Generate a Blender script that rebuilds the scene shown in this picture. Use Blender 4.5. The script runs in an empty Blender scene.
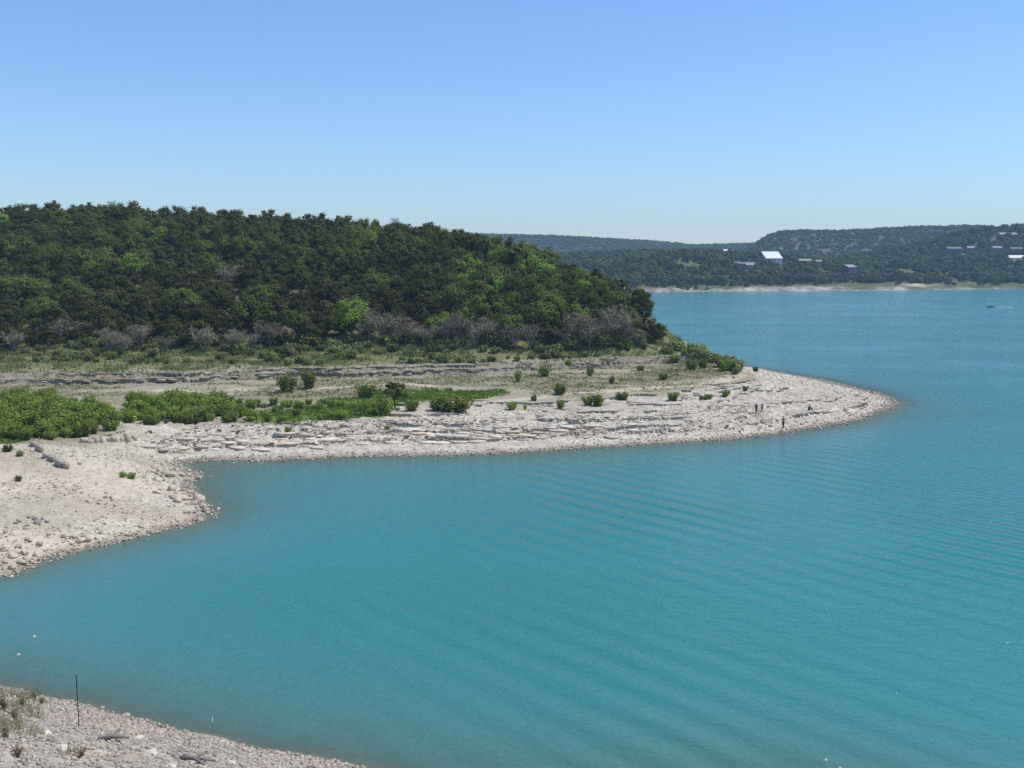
import bpy, bmesh, math, random
import numpy as np
from mathutils import Vector, Matrix
from mathutils.geometry import convex_hull_2d

rng = np.random.default_rng(7)
random.seed(7)
C = bpy.context.scene.collection
scn = bpy.context.scene
PI = math.pi

# ------------------------------------------------------------------ camera
CAMH = 25.0
PITCH = math.atan(122 / 1000)
cp, sp = math.cos(PITCH), math.sin(PITCH)


def unproj(px, py, z):
    """world point at height z seen at pixel (px, py)"""
    a = (px - 512) / 1000.0
    b = (384 - py) / 1000.0
    dx, dy, dz = a, cp + b * sp, -sp + b * cp
    t = (z - CAMH) / dz
    return (dx * t, dy * t)


def project(X, Y, Z):
    Z = Z - CAMH
    f = Y * cp - Z * sp
    u = Y * sp + Z * cp
    return 512 + 1000 * X / f, 384 - 1000 * u / f


cam = bpy.data.cameras.new('camera')
cam.sensor_width = 36
cam.lens = 36 * 1000 / 1024
cam.clip_start = 0.1
cam.clip_end = 9000
camo = bpy.data.objects.new('camera', cam)
C.objects.link(camo)
camo.location = (0, 0, CAMH)
camo.rotation_euler = (PI / 2 - PITCH, 0, 0)
scn.camera = camo


# ------------------------------------------------------------------ noise
def _hash(xi, yi, seed):
    h = (xi * 374761393 + yi * 668265263 + seed * 144269504) & 0xffffffff
    h = ((h ^ (h >> 13)) * 1274126177) & 0xffffffff
    h = h ^ (h >> 16)
    return (h & 0xffff) / 65535.0


def vnoise(x, y, seed=0):
    xf = np.floor(x); yf = np.floor(y)
    u = x - xf; v = y - yf
    xi = xf.astype(np.int64); yi = yf.astype(np.int64)
    u = u * u * (3 - 2 * u); v = v * v * (3 - 2 * v)
    a = _hash(xi, yi, seed); b = _hash(xi + 1, yi, seed)
    c = _hash(xi, yi + 1, seed); d = _hash(xi + 1, yi + 1, seed)
    return (a * (1 - u) + b * u) * (1 - v) + (c * (1 - u) + d * u) * v


def fbm(x, y, seed=0, octv=3):
    s = 0; amp = 1; tot = 0
    for i in range(octv):
        s = s + amp * (vnoise(x * 2 ** i, y * 2 ** i, seed + 17 * i) * 2 - 1)
        tot += amp; amp *= 0.5
    return s / tot


def sstep(a, b, x):
    t = np.clip((x - a) / (b - a), 0, 1)
    return t * t * (3 - 2 * t)


# ------------------------------------------------------------------ object helpers
def mesh_np(name, V, F, smooth=False, attrs=None, mats=None, midx=None):
    """mesh from numpy verts and an (n,4) or (n,3) face array, or a list of faces"""
    me = bpy.data.meshes.new(name)
    V = np.asarray(V, np.float32)
    if isinstance(F, np.ndarray):
        n, k = F.shape
        me.vertices.add(len(V)); me.vertices.foreach_set('co', V.ravel())
        me.loops.add(n * k); me.loops.foreach_set('vertex_index', F.ravel().astype(np.int32))
        me.polygons.add(n)
        me.polygons.foreach_set('loop_start', np.arange(0, n * k, k, dtype=np.int32))
        if smooth:
            me.polygons.foreach_set('use_smooth', np.ones(n, bool))
        if midx is not None:
            me.polygons.foreach_set('material_index', np.asarray(midx, np.int32))
        me.update(calc_edges=True)
    else:
        me.from_pydata([tuple(map(float, v)) for v in V], [], F)
        if smooth:
            me.polygons.foreach_set('use_smooth', np.ones(len(me.polygons), bool))
        if midx is not None:
            me.polygons.foreach_set('material_index', np.asarray(midx, np.int32))
        me.update()
    for k_, a in (attrs or {}).items():
        at = me.attributes.new(k_, 'FLOAT', 'POINT')
        at.data.foreach_set('value', np.asarray(a, np.float32))
    for m in (mats or []):
        me.materials.append(m)
    return me


def obj(name, me, parent=None, loc=(0, 0, 0), rz=0, scale=None):
    o = bpy.data.objects.new(name, me)
    C.objects.link(o)
    o.location = loc
    o.rotation_euler = (0, 0, rz)
    if scale is not None:
        o.scale = scale if hasattr(scale, '__len__') else (scale,) * 3
    if parent is not None:
        o.parent = parent
    return o


def tag(o, label=None, cat=None, group=None, kind=None):
    if label: o['label'] = label
    if cat: o['category'] = cat
    if group: o['group'] = group
    if kind: o['kind'] = kind
    return o


def empty(name, loc, label, cat, group=None, rz=0, scale=None):
    o = obj(name, None, None, loc, rz, scale)
    o.empty_display_size = 0.3
    return tag(o, label, cat, group)


class MB:
    """collects simple shapes into one mesh"""
    def __init__(s):
        s.V = []; s.F = []

    def add(s, V, F):
        n = len(s.V)
        s.V += [tuple(v) for v in V]
        s.F += [tuple(i + n for i in f) for f in F]
        return s

    def box(s, x0, x1, y0, y1, z0, z1):
        V = [(x, y, z) for z in (z0, z1) for x, y in ((x0, y0), (x1, y0), (x1, y1), (x0, y1))]
        return s.add(V, [(3, 2, 1, 0), (4, 5, 6, 7), (0, 1, 5, 4), (1, 2, 6, 5), (2, 3, 7, 6), (3, 0, 4, 7)])

    def tube(s, pts, rad, n=6, cap=True):
        pts = [Vector(p) for p in pts]
        V = []
        for i, p in enumerate(pts):
            t = (pts[min(i + 1, len(pts) - 1)] - pts[max(i - 1, 0)]).normalized()
            a = t.orthogonal().normalized(); b = t.cross(a)
            r = rad[i] if hasattr(rad, '__len__') else rad
            for k in range(n):
                w = 2 * PI * k / n
                V.append(p + a * (r * math.cos(w)) + b * (r * math.sin(w)))
        F = []
        for i in range(len(pts) - 1):
            for k in range(n):
                F.append((i * n + k, i * n + (k + 1) % n, (i + 1) * n + (k + 1) % n, (i + 1) * n + k))
        if cap:
            F.append(tuple(range(n - 1, -1, -1)))
            F.append(tuple((len(pts) - 1) * n + k for k in range(n)))
        return s.add(V, F)

    def build(s, name, mat, parent=None, smooth=False, **kw):
        return obj(name, s.mesh(name, mat, smooth), parent, **kw)

    def mesh(s, name, mat, smooth=False):
        return mesh_np(name, s.V, s.F, smooth, None, mat if isinstance(mat, (list, tuple)) else [mat])


# ------------------------------------------------------------------ materials
def new_mat(name):
    m = bpy.data.materials.new(name); m.use_nodes = True
    nt = m.node_tree; nt.nodes.clear()
    out = nt.nodes.new('ShaderNodeOutputMaterial')
    return m, nt, out


def N(nt, t, **kw):
    n = nt.nodes.new(t)
    for k, v in kw.items():
        if k.startswith('i_'):
            n.inputs[k[2:].replace('_', ' ')].default_value = v
        else:
            setattr(n, k, v)
    return n


def mixc(nt, fac, a, b, mode='MIX'):
    n = nt.nodes.new('ShaderNodeMix'); n.data_type = 'RGBA'; n.blend_type = mode
    for sock, v in ((n.inputs[0], fac), (n.inputs[6], a), (n.inputs[7], b)):
        if hasattr(v, 'links'):
            nt.links.new(v, sock)
        elif hasattr(v, '__len__'):
            sock.default_value = (*v[:3], 1)
        else:
            sock.default_value = v
    return n.outputs[2]


def math_n(nt, op, a, b=None, c=None, clamp=False):
    n = nt.nodes.new('ShaderNodeMath'); n.operation = op; n.use_clamp = clamp
    for i, v in enumerate((a, b, c)):
        if v is None: continue
        if hasattr(v, 'links'): nt.links.new(v, n.inputs[i])
        else: n.inputs[i].default_value = v
    return n.outputs[0]


def attr(nt, name):
    n = nt.nodes.new('ShaderNodeAttribute'); n.attribute_name = name
    return n.outputs['Fac']


def ramp(nt, fac, stops):
    n = nt.nodes.new('ShaderNodeValToRGB')
    e = n.color_ramp.elements
    while len(e) < len(stops): e.new(0.5)
    for i, (p, c) in enumerate(stops):
        e[i].position = p
        e[i].color = (*c, 1) if hasattr(c, '__len__') else (c, c, c, 1)
    if hasattr(fac, 'links'): nt.links.new(fac, n.inputs[0])
    return n.outputs[0]


def simple_mat(name, col, rough=0.7, metal=0.0, var=0.15, scale=3.0, spec=0.3):
    m, nt, out = new_mat(name)
    p = N(nt, 'ShaderNodeBsdfPrincipled', i_Roughness=rough, i_Metallic=metal)
    p.inputs['Specular IOR Level'].default_value = spec
    tc = N(nt, 'ShaderNodeTexCoord')
    no = N(nt, 'ShaderNodeTexNoise', i_Scale=scale, i_Detail=4.0)
    nt.links.new(tc.outputs['Object'], no.inputs['Vector'])
    a = tuple(c * (1 - var) for c in col); b = tuple(min(1, c * (1 + var)) for c in col)
    nt.links.new(ramp(nt, no.outputs['Fac'], [(0.3, a), (0.7, b)]), p.inputs['Base Color'])
    nt.links.new(p.outputs[0], out.inputs[0])
    return m


def leaf_mat(name, dark, light, trans=0.25, rand=0.35):
    """tint attribute runs dark..light leaf by leaf; each plant also varies a little as a whole"""
    m, nt, out = new_mat(name)
    t = attr(nt, 'tint')
    col = ramp(nt, t, [(0.0, dark), (1.0, light)])
    oi = N(nt, 'ShaderNodeObjectInfo')
    k = math_n(nt, 'MULTIPLY_ADD', oi.outputs['Random'], rand * 2, 1 - rand)
    hsv = N(nt, 'ShaderNodeHueSaturation')
    nt.links.new(math_n(nt, 'MULTIPLY_ADD', oi.outputs['Random'], 0.03, 0.485), hsv.inputs['Hue'])
    nt.links.new(k, hsv.inputs['Value'])
    nt.links.new(col, hsv.inputs['Color'])
    d = N(nt, 'ShaderNodeBsdfDiffuse'); tr = N(nt, 'ShaderNodeBsdfTranslucent')
    nt.links.new(hsv.outputs[0], d.inputs[0]); nt.links.new(hsv.outputs[0], tr.inputs[0])
    mx = N(nt, 'ShaderNodeMixShader'); mx.inputs[0].default_value = trans
    nt.links.new(d.outputs[0], mx.inputs[1]); nt.links.new(tr.outputs[0], mx.inputs[2])
    nt.links.new(mx.outputs[0], out.inputs[0])
    return m


M = {}
M['juniper'] = leaf_mat('juniper_foliage', (0.042, 0.048, 0.014), (0.122, 0.127, 0.038), 0.3, 0.4)
M['oak'] = leaf_mat('oak_foliage', (0.060, 0.080, 0.017), (0.160, 0.188, 0.042), 0.3, 0.4)
M['bright'] = leaf_mat('fresh_foliage', (0.130, 0.200, 0.026), (0.280, 0.380, 0.060), 0.35, 0.15)
M['willow'] = leaf_mat('thicket_foliage', (0.125, 0.180, 0.030), (0.330, 0.410, 0.085), 0.35, 0.3)
M['verge_bush'] = leaf_mat('scrub_foliage', (0.105, 0.125, 0.042), (0.290, 0.310, 0.115), 0.3, 0.5)
M['grey_twig'] = leaf_mat('grey_twigs', (0.140, 0.118, 0.076), (0.310, 0.275, 0.190), 0.05, 0.25)
M['far_leaf'] = leaf_mat('far_tree_foliage', (0.050, 0.078, 0.028), (0.140, 0.180, 0.060), 0.25, 0.4)
M['grass'] = leaf_mat('grass_blades', (0.165, 0.180, 0.052), (0.370, 0.385, 0.145), 0.3, 0.0)
M['meadow'] = leaf_mat('meadow_blades', (0.130, 0.210, 0.030), (0.260, 0.370, 0.070), 0.35, 0.0)
M['straw'] = leaf_mat('straw_blades', (0.20, 0.16, 0.09), (0.46, 0.39, 0.25), 0.3, 0.1)
M['bark'] = simple_mat('bark', (0.10, 0.085, 0.07), 0.9, var=0.3)
M['deadwood'] = simple_mat('dead_wood', (0.30, 0.27, 0.24), 0.9, var=0.25)
M['darkwood'] = simple_mat('dark_driftwood', (0.20, 0.18, 0.155), 0.9, var=0.3)


def stone_mat(name, col, scale=2.2):
    m, nt, out = new_mat(name)
    tc = N(nt, 'ShaderNodeTexCoord')
    oi = N(nt, 'ShaderNodeObjectInfo')
    no = N(nt, 'ShaderNodeTexNoise', i_Scale=scale, i_Detail=6.0, i_Roughness=0.65)
    nt.links.new(tc.outputs['Object'], no.inputs['Vector'])
    a = tuple(c * 0.62 for c in col); b = tuple(min(0.8, c * 1.25) for c in col)
    c = ramp(nt, no.outputs['Fac'], [(0.3, a), (0.5, col), (0.72, b)])
    tint = attr(nt, 'tint')
    val = math_n(nt, 'ADD', math_n(nt, 'MULTIPLY_ADD', oi.outputs['Random'], 0.4, 0.52), math_n(nt, 'MULTIPLY', tint, 0.6))
    hsv = N(nt, 'ShaderNodeHueSaturation')
    nt.links.new(val, hsv.inputs['Value']); nt.links.new(c, hsv.inputs['Color'])
    p = N(nt, 'ShaderNodeBsdfPrincipled', i_Roughness=0.9)
    p.inputs['Specular IOR Level'].default_value = 0.2
    nt.links.new(hsv.outputs[0], p.inputs['Base Color'])
    bp = N(nt, 'ShaderNodeBump', i_Strength=0.5, i_Distance=0.06)
    nt.links.new(no.outputs['Fac'], bp.inputs['Height']); nt.links.new(bp.outputs[0], p.inputs['Normal'])
    nt.links.new(p.outputs[0], out.inputs[0])
    return m


M['stone'] = stone_mat('limestone', (0.46, 0.395, 0.295))
M['bank_stone'] = stone_mat('bank_limestone', (0.37, 0.315, 0.245))
M['pale_stone'] = stone_mat('pale_limestone', (0.56, 0.485, 0.37))
M['grey_stone'] = stone_mat('grey_limestone', (0.34, 0.30, 0.24))

# ------------------------------------------------------------------ near terrain: control heights
ctrl = []


def P(px, py, z):
    ctrl.append((*unproj(px, py, z), z))


def W(x, y, z):
    ctrl.append((x, y, z))


shoreA_px = [(0, 578), (42, 560), (90, 546), (130, 538), (172, 529), (200, 522), (215, 518), (204, 506), (197, 497), (184, 486),
             (190, 479), (203, 477), (194, 473), (176, 467), (168, 464), (180, 461.5), (215, 461), (256, 460), (300, 459), (350, 457.5),
             (400, 456), (450, 454.5), (512, 452), (560, 450), (600, 447.5), (650, 444), (700, 441), (740, 437.5), (780, 433), (815, 428),
             (850, 421), (875, 414), (890, 408), (895, 403), (890, 399), (878, 394), (858, 388.5), (830, 382), (800, 376.5), (775, 372.5), (755, 368.5)]
shoreA = [(-150, 78), (-100, 76), (-65, 77.5)] + [unproj(x, y, 0) for x, y in shoreA_px] + \
         [(56, 234), (53.5, 243), (51, 256), (48, 270), (44, 288), (40, 312), (36, 345), (34, 390), (20, 440), (-60, 500), (-200, 540), (-420, 560)]
shoreB = [(-150, 70), (-100, 68), (-62, 66), unproj(-120, 668, 0)] + [unproj(x, y, 0) for x, y in
          [(0, 690), (50, 702), (100, 714), (150, 726), (200, 738), (250, 750), (300, 760), (345, 769), (420, 786), (540, 815)]] + \
         [(14, 43.5), (30, 37), (60, 22), (90, 5), (120, -20)]
shoreA = np.array(shoreA); shoreB = np.array(shoreB)


def resample(pl, step):
    seg = np.linalg.norm(np.diff(pl, axis=0), axis=1)
    s = np.concatenate([[0], np.cumsum(seg)])
    t = np.arange(0, s[-1], step)
    return np.stack([np.interp(t, s, pl[:, 0]), np.interp(t, s, pl[:, 1])], 1)


def dist_poly(X, Y, pl):
    d = np.full(X.shape, 1e9, np.float32)
    for (ax, ay), (bx, by) in zip(pl[:-1], pl[1:]):
        ux, uy = bx - ax, by - ay
        L = ux * ux + uy * uy + 1e-9
        t = np.clip(((X - ax) * ux + (Y - ay) * uy) / L, 0, 1)
        d = np.minimum(d, (X - ax - t * ux) ** 2 + (Y - ay - t * uy) ** 2)
    return np.sqrt(d)


def inside(X, Y, poly):
    r = np.zeros(X.shape, bool)
    n = len(poly)
    for i in range(n):
        x0, y0 = poly[i]; x1, y1 = poly[(i + 1) % n]
        if y0 == y1: continue
        c = ((y0 > Y) != (y1 > Y)) & (X < (x1 - x0) * (Y - y0) / (y1 - y0) + x0)
        r ^= c
    return r


# gently break up the traced shoreline
def wiggle(pl, step, amp, seed):
    q = resample(pl, step)
    t = np.gradient(q, axis=0); t /= np.linalg.norm(t, axis=1, keepdims=True) + 1e-9
    n = np.stack([t[:, 1], -t[:, 0]], 1)
    s = np.arange(len(q)) * step
    return q + n * (amp * (fbm(s / 5.0, s * 0, seed, 3)))[:, None]


shoreA = wiggle(shoreA, 2.0, 0.9, 3)
shoreB = wiggle(shoreB, 2.5, 0.5, 5)
landA = np.concatenate([shoreA, [(-420, 60), (-150, 74)]])
landB = np.concatenate([shoreB, [(120, -200), (-420, -200), (-420, 70), (-150, 70)]])
landC = np.array([(-420, 60), (-150, 60), (-110, 71.5), (-150, 79), (-420, 90)])

for pl, sgn in ((shoreA, 1), (shoreB, -1)):
    for q in resample(pl, 5.0):
        W(q[0], q[1], 0.0)
    q = resample(pl, 8.0)
    t = np.gradient(q, axis=0); t /= np.linalg.norm(t, axis=1, keepdims=True)
    n = np.stack([t[:, 1], -t[:, 0]], 1) * sgn
    for off, z in ((4, -0.5), (14, -1.9)):
        o = q + n * off
        dd = np.minimum(dist_poly(o[:, 0], o[:, 1], shoreA), dist_poly(o[:, 0], o[:, 1], shoreB))
        for pnt, d_ in zip(o, dd):
            if d_ > off * 0.9: W(pnt[0], pnt[1], z)
gx, gy = np.meshgrid(np.arange(-270, 200, 26.0), np.arange(-20, 540, 26.0))
dd = np.minimum(dist_poly(gx, gy, shoreA), dist_poly(gx, gy, shoreB))
lk = (dd > 22) & ~inside(gx, gy, landA) & ~inside(gx, gy, landB) & ~inside(gx, gy, landC)
for x, y in zip(gx[lk], gy[lk]): W(x, y, -4.0)

# left spit
for a in [(-40, 470, 3.6), (0, 446, 3.2), (0, 480, 2.8), (0, 520, 2.0), (0, 555, 0.9), (60, 460, 2.7), (60, 500, 1.8), (60, 530, 0.9), (100, 478, 1.8),
          (130, 445, 2.0), (150, 455, 1.0), (150, 490, 1.0), (120, 515, 0.8), (170, 510, 0.45), (165, 475, .6), (-200, 430, 4.2), (-200, 500, 4.0),
          (-150, 560, 2.2), (30, 545, .7), (90, 440, 2.6), (40, 445, 3.0)]: P(*a)
# front shelf of the peninsula: gravel, ledge, flat, thicket, sand, upper ledge, verge
cols = [-150, -60, 0, 60, 128, 190, 256, 330, 400, 460, 520, 580]
gravel = dict(zip(cols, [None, None, None, None, None, 452, 449, 446, 443, 442, 440, 438]))
for c in cols:
    if gravel[c]: P(c, gravel[c], 0.6)
for px, py in [(170, 440), (256, 431), (330, 428), (400, 426), (460, 425), (520, 424), (580, 422), (640, 420), (700, 417)]: P(px, py, 1.6)
for px, py in [(640, 434), (700, 431), (750, 427), (800, 420), (840, 413)]: P(px, py, 0.6)
for px, py in [(128, 424), (190, 421), (256, 418), (330, 417), (400, 415), (460, 414), (520, 412), (580, 410), (640, 407), (700, 404)]: P(px, py, 2.0)
for px, py in [(750, 408), (790, 404), (830, 402), (860, 402)]: P(px, py, 1.15)
for px, py in [(755, 392), (790, 388), (830, 391)]: P(px, py, 1.5)
for px, py in [(775, 378), (800, 382), (840, 390.5)]: P(px, py, 1.0)
for px, py in [(-150, 430), (0, 432), (60, 425), (120, 418)]: P(px, py, 2.9)
for px, py in [(-60, 400), (0, 400), (60, 400), (128, 400), (190, 399), (256, 398), (330, 397), (400, 395), (460, 393), (520, 393), (580, 392), (640, 388), (690, 384), (725, 379), (745, 373)]: P(px, py, 2.8)
base3 = [(-150, 388), (-60, 387), (0, 386), (100, 386), (190, 382), (256, 378), (330, 377), (400, 376), (460, 375), (500, 374), (560, 371), (600, 369), (640, 365.5), (670, 363), (695, 364)]
for px, py in base3: P(px, py, 3.4)
top3 = [(-150, 376), (-60, 375), (0, 374), (100, 373), (190, 373), (256, 370), (330, 368), (400, 366), (460, 364), (500, 362), (560, 359), (600, 357), (640, 353), (668, 352), (690, 355)]
for px, py in top3: P(px, py, 4.7)
for px, py in [(-150, 355), (0, 354), (100, 355), (200, 355), (300, 352), (400, 350), (500, 351), (600, 349), (640, 347)]: P(px, py, 6.4)
for px, py in [(660, 343), (675, 345)]: P(px, py, 5.6)
for px, py in [(-150, 343), (0, 343), (100, 343), (200, 344), (300, 341), (400, 340), (500, 341), (600, 340), (640, 339)]: P(px, py, 8.0)
for px, py in [(700, 358), (720, 366), (735, 370)]: P(px, py, 3.2)
W(47, 256, 2.8); W(42, 274, 3.0); W(36, 296, 3); W(30, 340, 3.2)
# hill: ridge points  (px, tree-top y, distance)
ridge = [(-250, 205, 352), (-120, 205, 348), (0, 207, 345), (100, 207, 340), (200, 211, 334), (300, 215, 328), (400, 226, 318), (480, 236, 308), (540, 252, 294), (590, 269, 272), (622, 277, 258), (640, 290, 246)]
ridge_w = []
for px, ty, Y in ridge:
    d = Y * cp + 5 * sp
    z = CAMH + (262 - ty) / 1000 * Y * 1.0 - (6.3 if px < 560 else 5.2)
    X = (px - 512) / 1000 * Y
    W(X, Y, z); ridge_w.append((X, Y, z))
    if px < 620:
        W(X * 1.1 - 4, Y + 40, z - 4)
        W(X * 1.15 - 20, Y + 100, max(z * 0.35, 4))
        for f in (0.5,):
            yb = 224 + (Y - 224) * f
            xb = (px - 512) / 1000 * yb
            W(xb, yb, 8.2 + (z - 8.2) * (f + 0.07))
# near bank under the camera
for a in [(0, 0, 23.2), (0, 10, 18.2), (0, 20, 13.0), (0, 30, 7.6), (0, 38, 3.9), (-10, 10, 18.3), (-10, 30, 8), (-20, 40, 5.6), (-25, 45, 4.2), (-30, 30, 9.5), (-40, 45, 6.5), (-20, 20, 14), (-30, 0, 22), (-60, 30, 12),
          (-90, 40, 14), (-90, 0, 23), (-200, 30, 20), (30, 0, 18), (60, 0, 10), (25, 20, 8.5), (0, -20, 25), (-60, -20, 27), (60, -20, 15), (-15, 46, 2.3), (-30, 52, 2.2), (-110, 72, 2.5), (-200, 75, 6), (-260, 120, 10), (-200, 160, 8)]: W(*a)

ctrl = np.array(ctrl, np.float64)
# drop near-duplicates
keep = []
for i, c_ in enumerate(ctrl):
    if not keep or np.min(np.sum((ctrl[keep][:, :2] - c_[:2]) ** 2, 1)) > 0.6: keep.append(i)
ctrl = ctrl[keep]
n = len(ctrl)
D = np.linalg.norm(ctrl[:, None, :2] - ctrl[None, :, :2], axis=2)
A = np.zeros((n + 1, n + 1)); A[:n, :n] = -D + np.eye(n) * 0.15; A[:n, n] = 1; A[n, :n] = 1
w = np.linalg.solve(A, np.concatenate([ctrl[:, 2], [0]]))
GX0, GY0, GS = -330.0, -60.0, 1.25
gnx, gny = int(560 / GS), int(620 / GS)
gX, gY = np.meshgrid(GX0 + GS * np.arange(gnx), GY0 + GS * np.arange(gny))
gz = np.full(gX.size, w[n], np.float32)
fx = gX.ravel().astype(np.float32); fy = gY.ravel().astype(np.float32)
c32 = ctrl.astype(np.float32)
for i in range(n):
    gz -= np.float32(w[i]) * np.sqrt((fx - c32[i, 0]) ** 2 + (fy - c32[i, 1]) ** 2)
gz = gz.reshape(gX.shape)
gsd = np.minimum(dist_poly(gX, gY, shoreA), dist_poly(gX, gY, shoreB))
isl = inside(gX, gY, landA) | inside(gX, gY, landB) | inside(gX, gY, landC)
gsd = np.where(isl, gsd, -gsd)


def bil(G, X, Y):
    u = np.clip((X - GX0) / GS, 0, gnx - 1.001); v = np.clip((Y - GY0) / GS, 0, gny - 1.001)
    i = u.astype(int); j = v.astype(int); u = u - i; v = v - j
    return (G[j, i] * (1 - u) + G[j, i + 1] * u) * (1 - v) + (G[j + 1, i] * (1 - u) + G[j + 1, i + 1] * u) * v


def terrain(X, Y, detail=True, lip=False):
    X = np.asarray(X, np.float64); Y = np.asarray(Y, np.float64)
    z = bil(gz, X, Y)
    if not detail: return z
    sd = bil(gsd, X, Y)
    pen = sstep(88, 110, Y)                       # peninsula side rather than the near bank
    inl = sstep(0.5, 6, sd)
    z = z + inl * (fbm(X / 11, Y / 9, 1) * 0.22 * (1 + 2 * sstep(6, 12, z)))
    # bedded limestone: ragged steps
    led = pen * sstep(0.35, 0.8, z) * (1 - sstep(5.2, 6.4, z))
    led = led * np.where(Y < 126 + 0.0 * X, 0.35, 1.0)
    zz = z + 0.10 * fbm(X / 3.5, Y / 2.0, 21, 3) + 0.16 * fbm(X / 14, Y / 7, 22, 2)
    s = 0.42 + 0.25 * sstep(2.6, 3.2, z)
    tt = zz / s; fl = np.floor(tt); fr = tt - fl
    zt = s * (fl + 0.12 * fr + 0.88 * sstep(0.93, 0.97, fr))
    jut = 0
    strength = led * sstep(0.22, 0.42, vnoise(X / 7, Y / 3.5, 31)) * (1 - sstep(2.8, 3.1, z))
    z = z * (1 - strength) + zt * strength
    jut = strength * (zz > 0.5) * (1 - sstep(0.0, 0.22, fr)) * 0.5
    # the upper ledge: two beds with a broken face
    up = sstep(125, 150, Y) * sstep(2.9, 3.2, z) * (1 - sstep(5.0, 5.4, z))
    tq = (z - 3.2) / 1.6 + 0.22 * fbm(X / 8, Y / 5, 23, 3)
    zu = 3.2 + 1.6 * (0.12 * np.clip(tq, 0, 1) + 0.5 * sstep(0.42, 0.47, tq) + 0.38 * sstep(0.68, 0.73, tq))
    z = z * (1 - up) + zu * up
    jut = jut + up * ((tq > 0.468) * (1 - sstep(0.47, 0.60, tq)) * 0.6 + (tq > 0.728) * (1 - sstep(0.73, 0.92, tq)) * 0.5) * (0.4 + 0.9 * vnoise(X / 2.5, Y / 6, 24))
    bw = (sstep(0.4, 0.7, z) * (1 - sstep(1.7, 2.0, z)) + 0.8 * sstep(3.0, 3.5, z) * (1 - sstep(4.6, 5.2, z))) * pen
    wx = X + 0.8 * fbm(X / 2.3, Y / 2.3, 41, 2); wy = Y + 0.8 * fbm(X / 2.3, Y / 2.3, 42, 2)
    blk = _hash(np.floor(wx / 1.9).astype(np.int64), np.floor(wy / 1.25).astype(np.int64), 5)
    z = z + bw * (blk - 0.5) * 0.6 * sstep(0.3, 0.5, vnoise(X / 6, Y / 4, 33))
    z = z + (0.3 + 0.7 * inl) * (fbm(X / 1.7, Y / 1.7, 51, 3) * 0.09 + fbm(X / 0.55, Y / 0.55, 52, 2) * 0.05)
    return (z, jut) if lip else z


def T1(x, y):
    return float(terrain(np.array([x]), np.array([y]))[0])


def on_ground(px, py, it=40):
    """world point where the ray through a pixel meets the near terrain"""
    a = (px - 512) / 1000.0; b = (384 - py) / 1000.0
    dx, dy, dz = a, cp + b * sp, -sp + b * cp
    t = np.arange(20, 460, 0.25)
    X, Y, Z = dx * t, dy * t, CAMH + dz * t
    g = terrain(X, Y, False)
    k = np.argmax(g >= Z)
    if not (g >= Z).any(): return None
    x, y = X[k], Y[k]
    return (x, y, T1(x, y))


# masks drawn on the ground: world polygons found through the view
def wpoly(pts, z):
    return np.array([unproj(x, y, z) for x, y in pts])


meadow_polys = [wpoly([(398, 402), (470, 400), (512, 394), (500, 390), (430, 390), (380, 393), (335, 399), (300, 407), (240, 410), (240, 417), (330, 415), (385, 412)], 2.6),
                wpoly([(-60, 445), (15, 444), (28, 436), (20, 424), (-60, 424)], 3.0)]
thicket_polys = [wpoly([(-90, 438), (30, 442), (62, 438), (112, 428), (118, 420), (108, 406), (40, 396), (-90, 396)], 2.9),
                 wpoly([(124, 421), (240, 420), (380, 415), (385, 405), (300, 405), (240, 405), (180, 405), (128, 406)], 2.3)]
scrub_polys = [wpoly([(500, 384), (560, 388), (600, 384), (570, 376), (510, 376)], 3.0),
               wpoly([(600, 384), (720, 376), (735, 372), (700, 366), (620, 374)], 3.2),
               wpoly([(230, 394), (380, 396), (380, 390), (250, 388)], 3.0)]
track = np.array([unproj(x, y, 3.0) for x, y in [(490, 399), (540, 395), (575, 391), (620, 388), (660, 385.5), (700, 382), (725, 378.5), (742, 373.5), (748, 370.5), (742, 368)]])
sand = np.array([unproj(x, y, 3.1) for x, y in [(160, 390), (240, 388), (290, 387), (340, 386), (400, 383), (430, 384)]])


def soft_inside(X, Y, poly, wdt):
    d = dist_poly(X, Y, np.concatenate([poly, poly[:1]]))
    d = np.where(inside(X, Y, poly), d, -d)
    return sstep(-wdt, wdt, d + fbm(X / 2.2, Y / 2.2, 61, 3) * wdt * 1.5)


# --------- ground sheet (denser where the photo looks closest)
def rows_of(spec):
    r = []
    for a, b, st in spec: r += list(np.arange(a, b, st))
    return np.array(r)


rr = rows_of([(2, 38, 1.2), (38, 62, 0.16), (62, 100, 0.22), (100, 128, 0.2), (128, 200, 0.22), (200, 240, 0.4), (240, 360, 1.5), (360, 560, 6)])
th = np.radians(np.concatenate([np.arange(-75, -31, 1.5), np.arange(-31, 24, 0.075), np.arange(24, 76, 2.0)]))
RR, TH = np.meshgrid(rr, th, indexing='ij')
X = RR * np.sin(TH); Y = RR * np.cos(TH)
Z, JUT = terrain(X, Y, True, True)
sd = bil(gsd, X, Y)
nr, nc = X.shape
idx = np.arange(nr * nc).reshape(nr, nc)
F = np.stack([idx[:-1, :-1], idx[:-1, 1:], idx[1:, 1:], idx[1:, :-1]], -1).reshape(-1, 4)
fz = np.stack([Z[:-1, :-1], Z[:-1, 1:], Z[1:, 1:], Z[1:, :-1]], -1).reshape(-1, 4).max(1)
meadow = np.zeros(X.shape, np.float32)
zone = (Y > 80) & (Y < 260)
for pl in meadow_polys: meadow[zone] = np.maximum(meadow[zone], soft_inside(X[zone], Y[zone], pl, 1.2))
scrub = np.zeros(X.shape, np.float32)
for pl in thicket_polys + scrub_polys: scrub[zone] = np.maximum(scrub[zone], soft_inside(X[zone], Y[zone], pl, 2.0) * 0.9)
zb = terrain(X, Y, False)
zt_ = terrain(X, Y, False)
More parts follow.
